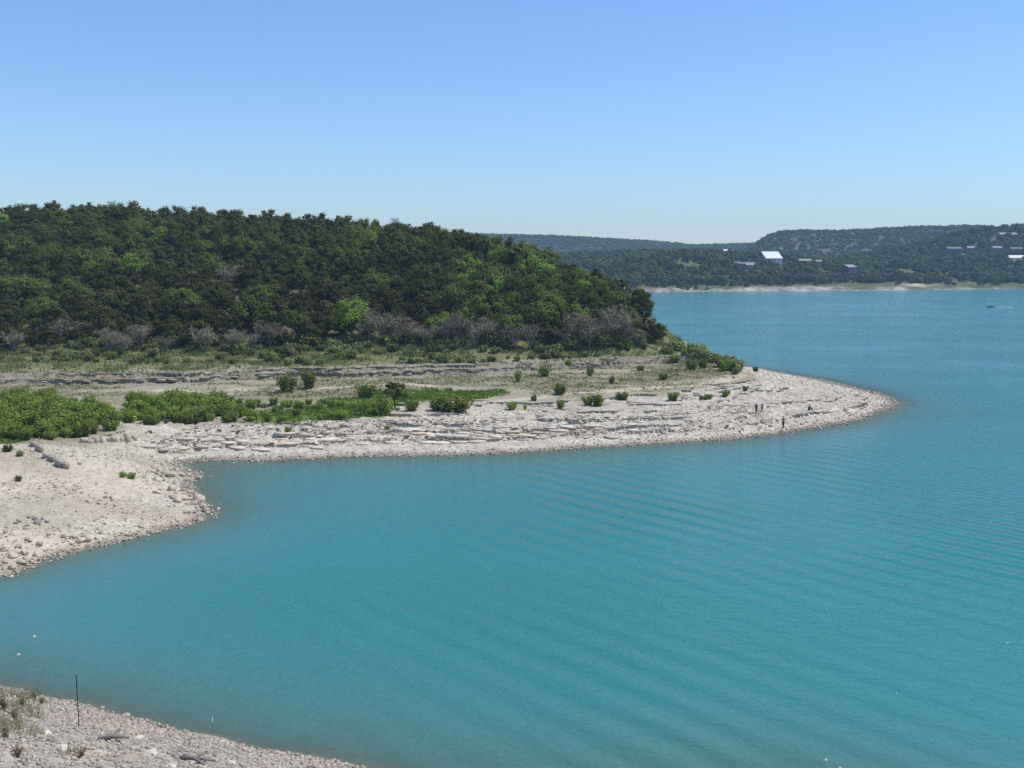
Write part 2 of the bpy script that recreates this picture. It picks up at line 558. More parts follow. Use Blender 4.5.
scrub = np.maximum(scrub, 0.8 * sstep(0.42, 0.62, vnoise(X / 9, Y / 3.2, 63)) * sstep(2.45, 2.7, zt_) * (1 - sstep(3.3, 3.5, zt_)) * (Y > 120))
verge = sstep(4.75, 5.25, zb + 0.5 * fbm(X / 7, Y / 4, 71, 3)) * (Y > 100)
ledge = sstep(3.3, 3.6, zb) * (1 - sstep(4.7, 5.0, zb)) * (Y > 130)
forest = sstep(7.6, 9.0, Z) * (Y > 100)
trk = np.zeros(X.shape, np.float32)
dt = np.minimum(dist_poly(X[zone], Y[zone], track), dist_poly(X[zone], Y[zone], sand) + 0.4)
trk[zone] = 1 - sstep(0.7, 1.9, dt + 0.7 * fbm(X[zone] / 3, Y[zone] / 3, 72, 3))
wet = (1 - sstep(0.0, 0.28, Z + 0.08 * fbm(X / 2, Y / 2, 73, 2)))
flat = sstep(1.9, 2.7, Z + 0.35 * fbm(X / 8, Y / 5, 74, 3)) * (Y > 120)   # tan soil behind the white shelf
left = (1 - sstep(118, 128, Y)) * sstep(70, 80, Y)
flat = np.maximum(flat, (0.05 + 0.45 * sstep(0.4, 0.65, vnoise(X / 9, Y / 6, 75))) * left)
ground_me = mesh_np('shore_ground', np.stack([X, Y - JUT, Z], -1).reshape(-1, 3), F, False,
                    dict(meadow=meadow.ravel(), scrub=scrub.ravel(), verge=verge.ravel(), forest=forest.ravel(), track=trk.ravel(), wet=wet.ravel(), soil=flat.ravel(), ledge=ledge.ravel(), sand=(left * (0.35 + 0.65 * sstep(0.3, 0.6, vnoise(X / 6, Y / 5, 76)))).ravel(),
                         bank=(sstep(62, 75, -Y + 137) * (Y < 75)).ravel().astype(np.float32)))


def ground_material():
    m, nt, out = new_mat('shore_ground')
    tc = N(nt, 'ShaderNodeTexCoord')
    def noise(s, d=5.0, r=0.6, stretch=None):
        no = N(nt, 'ShaderNodeTexNoise', i_Scale=s, i_Detail=d, i_Roughness=r)
        if stretch:
            mp = N(nt, 'ShaderNodeMapping'); mp.inputs['Scale'].default_value = stretch
            nt.links.new(tc.outputs['Object'], mp.inputs[0]); nt.links.new(mp.outputs[0], no.inputs['Vector'])
        else:
            nt.links.new(tc.outputs['Object'], no.inputs['Vector'])
        return no.outputs['Fac']
    big = noise(0.12); mid = noise(0.9, 6); fine = noise(3.5, 4, 0.7)
    vo = N(nt, 'ShaderNodeTexVoronoi', i_Scale=2.6); nt.links.new(tc.outputs['Object'], vo.inputs['Vector'])
    cell = N(nt, 'ShaderNodeSeparateColor'); nt.links.new(vo.outputs['Color'], cell.inputs[0])
    rock = ramp(nt, mid, [(0.3, (0.37, 0.33, 0.245)), (0.5, (0.52, 0.468, 0.36)), (0.7, (0.61, 0.555, 0.44))])
    rock = mixc(nt, 0.75, rock, ramp(nt, cell.outputs[0], [(0.0, (0.45, 0.44, 0.42)), (0.35, (0.9, 0.89, 0.88)), (1.0, (1.15, 1.15, 1.15))]), 'MULTIPLY')
    rock = mixc(nt, ramp(nt, big, [(0.45, 0.0), (0.62, 0.55)]), rock, (0.43, 0.37, 0.29))
    rock = mixc(nt, math_n(nt, 'MULTIPLY', attr(nt, 'sand'), 0.6), rock, ramp(nt, mid, [(0.3, (0.46, 0.375, 0.265)), (0.7, (0.62, 0.525, 0.40))]))
    bankc = ramp(nt, mid, [(0.3, (0.28, 0.25, 0.208)), (0.7, (0.45, 0.402, 0.335))])
    col = mixc(nt, attr(nt, 'bank'), rock, bankc)
    soil = ramp(nt, fine, [(0.3, (0.18, 0.163, 0.098)), (0.55, (0.325, 0.285, 0.185)), (0.75, (0.45, 0.40, 0.275))])
    col = mixc(nt, math_n(nt, 'MULTIPLY', attr(nt, 'soil'), 0.85), col, soil)
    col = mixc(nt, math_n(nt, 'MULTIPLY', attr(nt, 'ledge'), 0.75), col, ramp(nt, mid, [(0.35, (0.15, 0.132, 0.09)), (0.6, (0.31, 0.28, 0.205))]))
    trackc = ramp(nt, fine, [(0.3, (0.44, 0.37, 0.26)), (0.7, (0.54, 0.47, 0.35))])
    scr = ramp(nt, fine, [(0.35, (0.12, 0.12, 0.055)), (0.65, (0.26, 0.24, 0.13))])
    col = mixc(nt, math_n(nt, 'MULTIPLY', attr(nt, 'scrub'), ramp(nt, mid, [(0.35, 0.4), (0.6, 1.0)])), col, scr)
    ver = ramp(nt, fine, [(0.32, (0.10, 0.115, 0.038)), (0.5, (0.16, 0.165, 0.062)), (0.7, (0.26, 0.245, 0.125))])
    col = mixc(nt, attr(nt, 'verge'), col, ver)
    col = mixc(nt, attr(nt, 'meadow'), col, ramp(nt, fine, [(0.3, (0.10, 0.15, 0.03)), (0.7, (0.17, 0.24, 0.06))]))
    col = mixc(nt, attr(nt, 'track'), col, trackc)
    col = mixc(nt, math_n(nt, 'MULTIPLY', attr(nt, 'forest'), 0.8), col, (0.13, 0.10, 0.07))
    wetc = ramp(nt, fine, [(0.3, (0.12, 0.10, 0.07)), (0.7, (0.27, 0.22, 0.16))])
    col = mixc(nt, math_n(nt, 'MULTIPLY', attr(nt, 'wet'), 0.85), col, wetc)
    p = N(nt, 'ShaderNodeBsdfPrincipled', i_Roughness=0.92)
    p.inputs['Specular IOR Level'].default_value = 0.15
    nt.links.new(col, p.inputs['Base Color'])
    bp = N(nt, 'ShaderNodeBump', i_Strength=0.6, i_Distance=0.12)
    h = math_n(nt, 'ADD', vo.outputs['Distance'], fine)
    nt.links.new(h, bp.inputs['Height']); nt.links.new(bp.outputs[0], p.inputs['Normal'])
    nt.links.new(p.outputs[0], out.inputs[0])
    return m


ground_me.materials.append(ground_material())
tag(obj('shore_ground', ground_me), kind='structure')

# ------------------------------------------------------------------ far ground
def far_shore_y(px):
    return np.interp(px, [-700, 300, 560, 655, 800, 900, 1024, 1200, 1800], [900, 850, 835, 845, 870, 895, 945, 980, 1050])


R1 = [(-700, 250), (480, 262), (560, 263), (620, 257), (680, 250), (720, 250), (760, 252), (800, 256), (840, 262), (880, 262), (920, 258), (960, 256), (1024, 248), (1100, 246), (1800, 240)]
R2 = [(-700, 245), (480, 254), (560, 252), (640, 249), (700, 248), (760, 254), (820, 257), (860, 252), (900, 245), (940, 234), (975, 226.5), (1024, 224), (1100, 222), (1300, 228), (1800, 235)]
R3 = [(-700, 240), (440, 232), (480, 234), (520, 235), (560, 236), (600, 238), (650, 241), (690, 244.5), (730, 244), (760, 243), (800, 246), (1800, 246)]
MS = [(-700, 262), (700, 262), (735, 255), (752, 245), (764, 237), (778, 232.0), (800, 231.5), (840, 231), (880, 229), (920, 227.5), (960, 226.5), (1000, 228), (1060, 235), (1200, 244), (1800, 250)]


def ztop(tab, px, Y, sub):
    ty = np.interp(px, [a for a, _ in tab], [b for _, b in tab])
    return CAMH + (262 - ty) / 1000 * Y - sub


def far_terrain(X, Y, detail=True):
    X = np.asarray(X, float); Y = np.asarray(Y, float)
    px = 512 + 1000 * X / Y
    ys = far_shore_y(px) + (fbm(px / 40, px * 0, 81, 3) * 12 if detail else 0)
    s = Y - ys
    yr1 = ys + 150
    z1 = np.maximum(ztop(R1, px, yr1, 7.5), 8)
    z2 = np.maximum(ztop(R2, px, 1270, 7.5), 10)
    zm = ztop(MS, px, 1900, 4.0)
    z3 = np.maximum(ztop(R3, px, 2500, 4.5), 20)
    def seg(a, b, t): return a + (b - a) * np.clip(t, 0, 1)
    z = np.where(s < 0, s * 0.12, 0)
    z = np.where(s >= 0, seg(0, 0.9, s / 6), z)
    z = np.where(s >= 6, seg(0.9, 2.8, (s - 6) / 5), z)
    z = np.where(s >= 11, seg(2.8, 5.0, (s - 11) / 29), z)
    z = np.where(s >= 40, seg(5.0, z1, sstep(40, 150, s)), z)
    z = np.where(Y >= yr1, seg(z1, np.minimum(z1, z2) - 2, (Y - yr1) / 50), z)
    z = np.where(Y >= yr1 + 50, seg(np.minimum(z1, z2) - 2, z2, sstep(0, 1, (Y - yr1 - 50) / (1270 - yr1 - 50))), z)
    z = np.where(Y >= 1270, seg(z2, np.minimum(z2, 26), (Y - 1270) / 170), z)
    z = np.where(Y >= 1600, seg(np.minimum(z2, 26), np.maximum(zm, 26), sstep(1640, 1880, Y)), z)
    z = np.where(Y >= 1980, seg(np.maximum(zm, 26), 30, (Y - 1980) / 150), z)
    z = np.where(Y >= 2130, seg(30, z3, sstep(2130, 2500, Y)), z)
    z = np.where(Y >= 2560, seg(z3, 30, (Y - 2560) / 300), z)
    if detail:
        a = sstep(20, 80, s)
        z = z + a * fbm(X / 90, Y / 60, 82, 3) * 1.8 + sstep(1, 6, s) * fbm(X / 9, Y / 5, 83, 3) * 0.5
    return z


rr = rows_of([(790, 960, 1.6), (960, 1300, 8), (1300, 2000, 20), (2000, 3000, 40)])
pxs = np.concatenate([np.arange(-700, 440, 20), np.arange(440, 1120, 2.0), np.arange(1120, 1800, 20)])
YY, PX = np.meshgrid(rr, pxs, indexing='ij')
XX = (PX - 512) / 1000 * YY
ZZ = far_terrain(XX, YY)
nr, nc = XX.shape
idx = np.arange(nr * nc).reshape(nr, nc)
F = np.stack([idx[:-1, :-1], idx[:-1, 1:], idx[1:, 1:], idx[1:, :-1]], -1).reshape(-1, 4)
s_ = YY - far_shore_y(PX)
green = sstep(6, 22, s_ + 9 * fbm(XX / 30, YY / 12, 84, 3) + 12 * sstep(830, 870, PX))
bare = sstep(1640, 1700, YY) * (1 - sstep(1850, 1880, YY)) * sstep(752, 790, PX) * (1 - sstep(850, 900, PX))
sandy = np.exp(-((PX - 915) / 14) ** 2) * (1 - sstep(30, 50, s_)) * sstep(5, 14, s_)
far_me = mesh_np('far_hills', np.stack([XX, YY, ZZ], -1).reshape(-1, 3), F, True, dict(green=green.ravel(), bare=bare.ravel(), sandy=sandy.ravel()))
m, nt, out = new_mat('far_ground')
tc = N(nt, 'ShaderNodeTexCoord')
no = N(nt, 'ShaderNodeTexNoise', i_Scale=0.10, i_Detail=7.0, i_Roughness=0.7); nt.links.new(tc.outputs['Object'], no.inputs['Vector'])
rock = ramp(nt, no.outputs['Fac'], [(0.36, (0.13, 0.105, 0.08)), (0.5, (0.29, 0.25, 0.205)), (0.64, (0.48, 0.44, 0.38))])
gr = ramp(nt, no.outputs['Fac'], [(0.35, (0.06, 0.075, 0.03)), (0.65, (0.15, 0.155, 0.075))])
c_ = mixc(nt, attr(nt, 'green'), rock, gr)
c_ = mixc(nt, attr(nt, 'bare'), c_, ramp(nt, no.outputs['Fac'], [(0.4, (0.06, 0.065, 0.035)), (0.62, (0.15, 0.135, 0.09))]))
c_ = mixc(nt, attr(nt, 'sandy'), c_, (0.42, 0.35, 0.23))
p = N(nt, 'ShaderNodeBsdfPrincipled', i_Roughness=0.95); p.inputs['Specular IOR Level'].default_value = 0.1
nt.links.new(c_, p.inputs['Base Color']); nt.links.new(p.outputs[0], out.inputs[0])
far_me.materials.append(m)
tag(obj('far_hills', far_me), kind='structure')

# lake bed joining the two sheets, and land running on behind the far hills to the horizon
bed = MB(); bed.add([(-3300, -200, -4.6), (3300, -200, -4.6), (3300, 3300, -4.6), (-3300, 3300, -4.6)], [(0, 1, 2, 3)])
tag(bed.build('lake_bed', simple_mat('lake_bed', (0.25, 0.22, 0.17), 0.95, scale=0.1)), kind='structure')
back = MB(); back.add([(-3300, 2700, 24), (3300, 2700, 24), (3300, 3300, 24), (-3300, 3300, 24)], [(0, 1, 2, 3)])
tag(back.build('plateau_ground', simple_mat('plateau_ground', (0.10, 0.10, 0.06), 0.95, scale=0.02)), kind='structure')

# ------------------------------------------------------------------ water
rw = rows_of([(25, 45, 2), (45, 62, 0.35), (62, 130, 0.6), (130, 215, 0.8), (215, 420, 4), (420, 1120, 14)])
tw = np.radians(np.concatenate([np.arange(-80, -31, 3), np.arange(-31, 31, 0.2), np.arange(31, 81, 3)]))
RW, TW = np.meshgrid(rw, tw, indexing='ij')
XW = RW * np.sin(TW); YW = RW * np.cos(TW)
depth = np.clip(-bil(gz, XW, YW), 0, 4.0)
depth = np.where(RW > 460, 4.0, depth)
nr, nc = XW.shape
idx = np.arange(nr * nc).reshape(nr, nc)
F = np.stack([idx[:-1, :-1], idx[:-1, 1:], idx[1:, 1:], idx[1:, :-1]], -1).reshape(-1, 4)
wat = mesh_np('lake_water', np.stack([XW, YW, 0 * XW], -1).reshape(-1, 3), F, True, dict(depth=depth.ravel()))
m, nt, out = new_mat('lake_water')
tc = N(nt, 'ShaderNodeTexCoord')


def wnoise(sx, sy, rot, scale, detail=3.0, rough=0.5, dist=0.0):
    mp = N(nt, 'ShaderNodeMapping'); mp.inputs['Rotation'].default_value = (0, 0, rot); mp.inputs['Scale'].default_value = (sx, sy, 1)
    nt.links.new(tc.outputs['Object'], mp.inputs[0])
    no = N(nt, 'ShaderNodeTexNoise', i_Scale=scale, i_Detail=detail, i_Roughness=rough, i_Distortion=dist)
    nt.links.new(mp.outputs[0], no.inputs['Vector'])
    return no.outputs['Fac']


ROT = math.radians(48)
swell_n = N(nt, 'ShaderNodeTexWave', wave_type='BANDS', bands_direction='Y', wave_profile='SIN', i_Scale=0.105, i_Distortion=2.2, i_Detail=1.5)
swell_n.inputs['Detail Scale'].default_value = 0.35
mp = N(nt, 'ShaderNodeMapping'); mp.inputs['Rotation'].default_value = (0, 0, ROT)
nt.links.new(tc.outputs['Object'], mp.inputs[0]); nt.links.new(mp.outputs[0], swell_n.inputs['Vector'])
patch = wnoise(1, 1, 0, 0.028, 2.0)
sepx = N(nt, 'ShaderNodeSeparateXYZ'); nt.links.new(tc.outputs['Object'], sepx.inputs[0])
east = math_n(nt, 'MULTIPLY_ADD', sepx.outputs[0], 1 / 40, 0.75, clamp=True)   # the wake ran through the open, eastern water
sw = math_n(nt, 'MULTIPLY', swell_n.outputs['Fac'], math_n(nt, 'MULTIPLY', math_n(nt, 'MAXIMUM', east, 0.12), ramp(nt, patch, [(0.40, 0.1), (0.58, 1.0)])))
gust = wnoise(0.35, 1, 0.5, 0.02, 3.0, 0.6)
chop = wnoise(0.5, 1.0, ROT, 1.25, 3.0, 0.6, 0.4)
rip = wnoise(0.6, 1.0, ROT + 0.3, 4.2, 2.0, 0.6)
h = math_n(nt, 'ADD', math_n(nt, 'MULTIPLY', sw, 0.19), math_n(nt, 'MULTIPLY', ramp(nt, gust, [(0.38, 0.55), (0.62, 1.25)]), math_n(nt, 'ADD', math_n(nt, 'MULTIPLY', chop, 0.20), math_n(nt, 'MULTIPLY', rip, 0.07))))
bp = N(nt, 'ShaderNodeBump', i_Strength=1.0, i_Distance=1.0)
nt.links.new(h, bp.inputs['Height'])
turb = wnoise(1, 1, 0.4, 0.012, 3.0)
wc = ramp(nt, turb, [(0.35, (0.026, 0.180, 0.160)), (0.65, (0.036, 0.203, 0.205))])
silt = math_n(nt, 'POWER', 2.718, math_n(nt, 'MULTIPLY', attr(nt, 'depth'), -1.3))
wc2 = mixc(nt, math_n(nt, 'MULTIPLY', silt, 0.6), wc, (0.19, 0.20, 0.155))
p = N(nt, 'ShaderNodeBsdfPrincipled', i_Roughness=0.13, i_IOR=1.33)
p.inputs['Specular IOR Level'].default_value = 0.27
nt.links.new(wc2, p.inputs['Base Color']); nt.links.new(bp.outputs[0], p.inputs['Normal'])
tr = N(nt, 'ShaderNodeBsdfTransparent'); tr.inputs[0].default_value = (0.80, 0.93, 0.88, 1)
clear = math_n(nt, 'POWER', 2.718, math_n(nt, 'MULTIPLY', attr(nt, 'depth'), -2.6))
mx = N(nt, 'ShaderNodeMixShader')
nt.links.new(math_n(nt, 'MULTIPLY', clear, 0.85), mx.inputs[0]); nt.links.new(p.outputs[0], mx.inputs[1]); nt.links.new(tr.outputs[0], mx.inputs[2])
nt.links.new(mx.outputs[0], out.inputs[0])
wat.materials.append(m)
tag(obj('lake_water', wat), kind='structure')


# ------------------------------------------------------------------ foliage shapes
def quads(Cn, Nn, size, aspect=1.0, r=rng):
    """one quad per centre Cn with normal Nn"""
    k = len(Cn)
    Nn = Nn / (np.linalg.norm(Nn, axis=1, keepdims=True) + 1e-9)
    a = np.cross(Nn, r.normal(size=(k, 3))); a /= np.linalg.norm(a, axis=1, keepdims=True) + 1e-9
    b = np.cross(Nn, a)
    s = (np.asarray(size) * np.ones(k))[:, None] * 0.5
    a = a * s * aspect; b = b * s
    V = np.stack([Cn - a - b * 0.6, Cn + a * 0.7 - b, Cn + a + b * 0.7, Cn - a * 0.6 + b], 1).reshape(-1, 3)
    return V, np.arange(k * 4).reshape(-1, 4)


def crown(r, height, width, base, nclump, nleaf, leaf, shape='round', flat=0.85):
    """leaf quads gathered in clumps through the crown's volume; tint varies by clump and leaf"""
    hc = (height - base) / 2
    cs = []
    while len(cs) < nclump:
        u = r.normal(size=3); u /= np.linalg.norm(u)
        q = u * r.uniform(0.45, 0.98) ** 0.6
        if shape == 'cone':
            k = 1.0 - 0.55 * max(q[2], -0.4); q = np.array([q[0] * k, q[1] * k, q[2]])
        if shape == 'dome' and q[2] < -0.45: continue
        cs.append(q)
    cs = np.array(cs)
    lop = 1 + 0.22 * np.sin(np.arctan2(cs[:, 1], cs[:, 0]) * r.integers(2, 4) + r.uniform(0, 6))
    P_ = np.stack([cs[:, 0] * width / 2 * lop, cs[:, 1] * width / 2 * lop, base + hc + cs[:, 2] * hc * (1 + 0.12 * r.normal(size=nclump))], 1)
    cr = width * r.uniform(0.10, 0.19, nclump)
    ct = r.uniform(0.28, 0.72, nclump)
    ii = np.repeat(np.arange(nclump), nleaf)
    d = r.normal(size=(len(ii), 3)); d /= np.linalg.norm(d, axis=1, keepdims=True)
    rad = r.uniform(0.25, 1.12, len(ii))[:, None]
    cen = P_[ii] + d * rad * cr[ii][:, None] * np.array([1, 1, flat])
    outw = (cen - np.array([0, 0, base + hc * 0.7])) / np.array([width / 2, width / 2, hc])
    nrm = d * 0.6 + outw * 0.7 + r.normal(size=d.shape) * 0.28 + np.array([0, 0, 0.2])
    V, F = quads(cen, nrm, leaf * r.uniform(0.6, 1.35, len(ii)), 1.0, r)
    tint = np.clip(ct[ii] + r.normal(size=len(ii)) * 0.13, 0, 1)
    return V, F, np.repeat(tint, 4), P_


def trunk_mb(r, height, width, base, P_, nlimb=5, rad=0.16, stems=1):
    mb = MB()
    for s in range(stems):
        ox, oy = (0, 0) if stems == 1 else (r.normal() * 0.2, r.normal() * 0.2)
        top = base + (height - base) * 0.55
        bx, by = r.normal() * 0.25 * width * 0.2 + ox * 2, r.normal() * 0.05 * width + oy * 2
        fork = Vector((bx * 0.5 + ox, by * 0.5 + oy, max(base * 0.9, height * 0.22)))
        mb.tube([(ox, oy, -0.5), (ox * 1.1, oy * 1.1, height * 0.08), fork, (bx, by, top)], [rad * 1.35, rad, rad * 0.8, rad * 0.3], 6)
        for k in range(nlimb):
            q = Vector(P_[r.integers(len(P_))])
            mid = fork.lerp(q, 0.5) + Vector((0, 0, -0.05 * height))
            mb.tube([fork, mid, q], [rad * 0.55, rad * 0.35, rad * 0.12], 5)
    return mb


def make_tree(r, kind):
    if kind == 'juniper':
        h = r.uniform(5.2, 6.6); wd = h * r.uniform(0.78, 0.95)
        V, F, t, P_ = crown(r, h, wd, 0.4, 42, 84, 0.25, 'cone')
        tm = trunk_mb(r, h, wd, 0.8, P_, 4, 0.13, 2)
    elif kind == 'oak':
        h = r.uniform(6.0, 7.4); wd = h * r.uniform(0.9, 1.1)
        V, F, t, P_ = crown(r, h, wd, 1.2, 42, 84, 0.26, 'dome')
        tm = trunk_mb(r, h, wd, 1.6, P_, 6, 0.18)
    elif kind == 'bright':
        h = r.uniform(6.2, 7.2); wd = h * r.uniform(0.85, 1.0)
        V, F, t, P_ = crown(r, h, wd, 1.1, 44, 84, 0.25, 'dome')
        tm = trunk_mb(r, h, wd, 1.6, P_, 6, 0.17)
    return mesh_np(kind + '_crown', V, F, False, dict(tint=t), [M[kind]]), tm.mesh(kind + '_trunk', M['bark'], True), h


def make_bare(r):
    """leafless many-stemmed tree: stems, branches and a fuzz of twigs"""
    h = r.uniform(4.4, 5.4); wd = h * r.uniform(0.85, 1.1)
    mb = MB(); tips = []
    for k in range(7):
        a = r.uniform(0, 2 * PI); lean = r.uniform(0.15, 0.5) * wd
        p0 = Vector((r.normal() * 0.12, r.normal() * 0.12, -0.3))
        p1 = Vector((math.cos(a) * lean * 0.4, math.sin(a) * lean * 0.4, h * 0.35))
        p2 = Vector((math.cos(a) * lean, math.sin(a) * lean, h * r.uniform(0.65, 0.9)))
        mb.tube([p0, p1, p2], [0.10, 0.065, 0.025], 5)
        for j in range(7):
            q = p1.lerp(p2, r.uniform(0.0, 1.0))
            e = q + Vector((r.normal() * 0.2 * wd, r.normal() * 0.2 * wd, r.uniform(0.05, 0.25) * h))
            mb.tube([q, q.lerp(e, 0.5) + Vector((0, 0, 0.1)), e], [0.035, 0.022, 0.01], 4)
            tips.append(q.lerp(e, 0.6)); tips.append(e)
    tips = np.array([tuple(t) for t in tips])
    ii = np.repeat(np.arange(len(tips)), 15)
    d = r.normal(size=(len(ii), 3)) * np.array([1, 1, 0.8]) + np.array([0, 0, 0.35])
    dn = d / np.linalg.norm(d, axis=1, keepdims=True)
    cen = tips[ii] + dn * r.uniform(0.1, 0.75, len(ii))[:, None]
    L = r.uniform(0.3, 0.7, len(ii))[:, None] * 0.5
    dirn = dn + r.normal(size=dn.shape) * 0.35
    dirn /= np.linalg.norm(dirn, axis=1, keepdims=True)
    sd_ = np.cross(dirn, r.normal(size=dn.shape)); sd_ /= np.linalg.norm(sd_, axis=1, keepdims=True)
    wq = 0.035
    V = np.stack([cen - dirn * L - sd_ * wq, cen - dirn * L + sd_ * wq, cen + dirn * L + sd_ * wq * 0.4, cen + dirn * L - sd_ * wq * 0.4], 1).reshape(-1, 3)
    F = np.arange(len(V)).reshape(-1, 4)
    t = np.repeat(r.uniform(0, 1, len(ii)), 4)
    return mesh_np('bare_twigs', V, F, False, dict(tint=t), [M['grey_twig']]), mb.mesh('bare_stems', M['deadwood'], True), h


def make_bush(r, mat, h, wd, nst, leaves, leaf, upright=0.5):
    """several stems fanning from the ground with leaves along them"""
    mb = MB(); cen = []; nr_ = []; tn = []
    for k in range(nst):
        a = r.uniform(0, 2 * PI); R_ = wd / 2 * math.sqrt(r.uniform(0.05, 1.0))
        hh = h * (r.uniform(0.6, 1.0) - 0.25 * (R_ / (wd / 2)) ** 2)
        b0 = np.array([math.cos(a) * R_ * 0.35, math.sin(a) * R_ * 0.35, -0.1])
        b2 = np.array([math.cos(a) * R_, math.sin(a) * R_, hh])
        b1 = (b0 + b2) / 2 + np.array([0, 0, 0.08 * h])
        mb.tube([b0, b1, b2], [0.028, 0.02, 0.008], 4)
        tl = r.uniform(0.12, 1.08, leaves)[:, None]
        pts = (1 - tl) ** 2 * b0 + 2 * tl * (1 - tl) * b1 + tl ** 2 * b2
        off = r.normal(size=(leaves, 3)) * wd * 0.075
        cen.append(pts + off); nr_.append(off / (wd * 0.08) * 0.6 + r.normal(size=off.shape) * 0.6 + np.array([0, 0, 0.4]))
        tn.append(np.clip(r.uniform(0.2, 0.8) + r.normal(size=leaves) * 0.2, 0, 1))
    cen = np.concatenate(cen); cen[:, 2] = np.maximum(cen[:, 2], 0.05)
    V, F = quads(cen, np.concatenate(nr_), leaf * r.uniform(0.6, 1.4, len(cen)), 1.0, r)
    return mesh_np('bush_leaves', V, F, False, dict(tint=np.repeat(np.concatenate(tn), 4)), [mat]), mb.mesh('bush_stems', M['bark'], True), h


protos = {k: [make_tree(np.random.default_rng(100 + i + 50 * j), k) for i in range(nv)] for j, (k, nv) in enumerate((('juniper', 6), ('oak', 4), ('bright', 3)))}
protos['bare'] = [make_bare(np.random.default_rng(300 + i)) for i in range(4)]
protos['willow'] = [make_bush(np.random.default_rng(400 + i), M['willow'], 2.0, 2.3, 22, 72, 0.165) for i in range(5)]
protos['upright'] = [make_bush(np.random.default_rng(420 + i), M['willow'], 3.2, 2.9, 24, 46, 0.22) for i in range(2)]
protos['scrub'] = [make_bush(np.random.default_rng(440 + i), M['verge_bush'], 1.7, 2.4, 22, 40, 0.22) for i in range(4)]
NAMES = {'juniper': ('juniper_tree', 'trunk', 'crown', 'tree'), 'oak': ('oak_tree', 'trunk', 'crown', 'tree'), 'bright': ('broadleaf_tree', 'trunk', 'crown', 'tree'),
         'bare': ('bare_tree', 'stems', 'twigs', 'tree'), 'willow': ('thicket_bush', 'stems', 'foliage', 'bush'),
         'upright': ('upright_bush', 'stems', 'foliage', 'bush'), 'scrub': ('scrub_bush', 'stems', 'foliage', 'bush')}


def plant(kind, x, y, height, label, group=None, width=None, v=None, z=None):
    i = int(rng.integers(len(protos[kind]))) if v is None else v
    cr, tk, h = protos[kind][i]
    nm, a, b, cat = NAMES[kind]
    s = height / h
    sx = s * rng.uniform(0.85, 1.3) if width is None else width
    zz = T1(x, y) if z is None else z
    root = empty(nm, (x, y, zz), label, cat, group, rng.uniform(0, 2 * PI), (sx, sx, s))
    obj(a, tk, root); obj(b, cr, root)
    return root


# ------------------------------------------------------------------ the wooded hill
hill_front = [unproj(x, y, z) for x, y, z in [(-300, 346, 8.5), (-60, 346, 8.2), (0, 345, 8), (100, 344, 8), (200, 346, 7.8), (300, 342, 8), (420, 340, 8.1), (520, 343, 7.8), (600, 343, 7.2), (630, 344, 6.6), (645, 343, 5.8)]]
ridge_back = [(x * 1.03 - 2, y + 14) for x, y, z in ridge_w]
ridge_back[-1] = (35, 250)
hill_poly = np.array(hill_front + ridge_back[::-1])
SP = 5.3
gx, gy = np.meshgrid(np.arange(-270, 60, SP), np.arange(190, 372, SP * 0.9))
gx = (gx + rng.uniform(-0.42, 0.42, gx.shape) * SP).ravel(); gy = (gy + rng.uniform(-0.42, 0.42, gy.shape) * SP).ravel()
k = inside(gx, gy, hill_poly)
tx, ty = gx[k], gy[k]
tz = terrain(tx, ty)
tpx, tpy = project(tx, ty, tz)
ok = (tpx > -130)
tx, ty, tz, tpx, tpy = tx[ok], ty[ok], tz[ok], tpx[ok], tpy[ok]
trees = []
u1 = rng.uniform(size=len(tx)); nz = vnoise(tx / 22, ty / 16, 91)
d_front = dist_poly(tx, ty, np.array(hill_front))
for i in range(len(tx)):
    far_up = sstep(40, 100, d_front[i])
    pk = 0.10 + 0.30 * far_up + (0.25 if nz[i] > 0.62 else 0)
    if tpx[i] > 420: pk += 0.22
    kind = 'oak' if u1[i] < pk else 'juniper'
    if u1[i] > (0.945 if tpx[i] > 420 else 0.968): kind = 'bright' if tpx[i] > 430 or far_up > 0.6 else 'oak'
    h = {'juniper': 3.8 + 3.8 * rng.beta(2, 1.6), 'oak': 4.6 + 4.0 * rng.beta(1.8, 1.8), 'bright': rng.uniform(5.0, 7.4)}[kind]
    if d_front[i] < 8: h *= 0.8
    if tpx[i] > 420 and kind != 'juniper': h *= 1.12
    if tpx[i] > 560 and h > 5.8: h = 5.8
    trees.append([kind, tx[i], ty[i], h, None])


def near_tree(px, py):
    """hill tree whose middle shows nearest to a pixel"""
    X_ = np.array([t[1] for t in trees]); Y_ = np.array([t[2] for t in trees]); H_ = np.array([t[3] for t in trees])
    a, b = project(X_, Y_, terrain(X_, Y_, False) + H_ * 0.7)
    return int(np.argmin((a - px) ** 2 + (b - py) ** 2 * 1.5 + np.array([1e6 if t[4] else 0 for t in trees])))


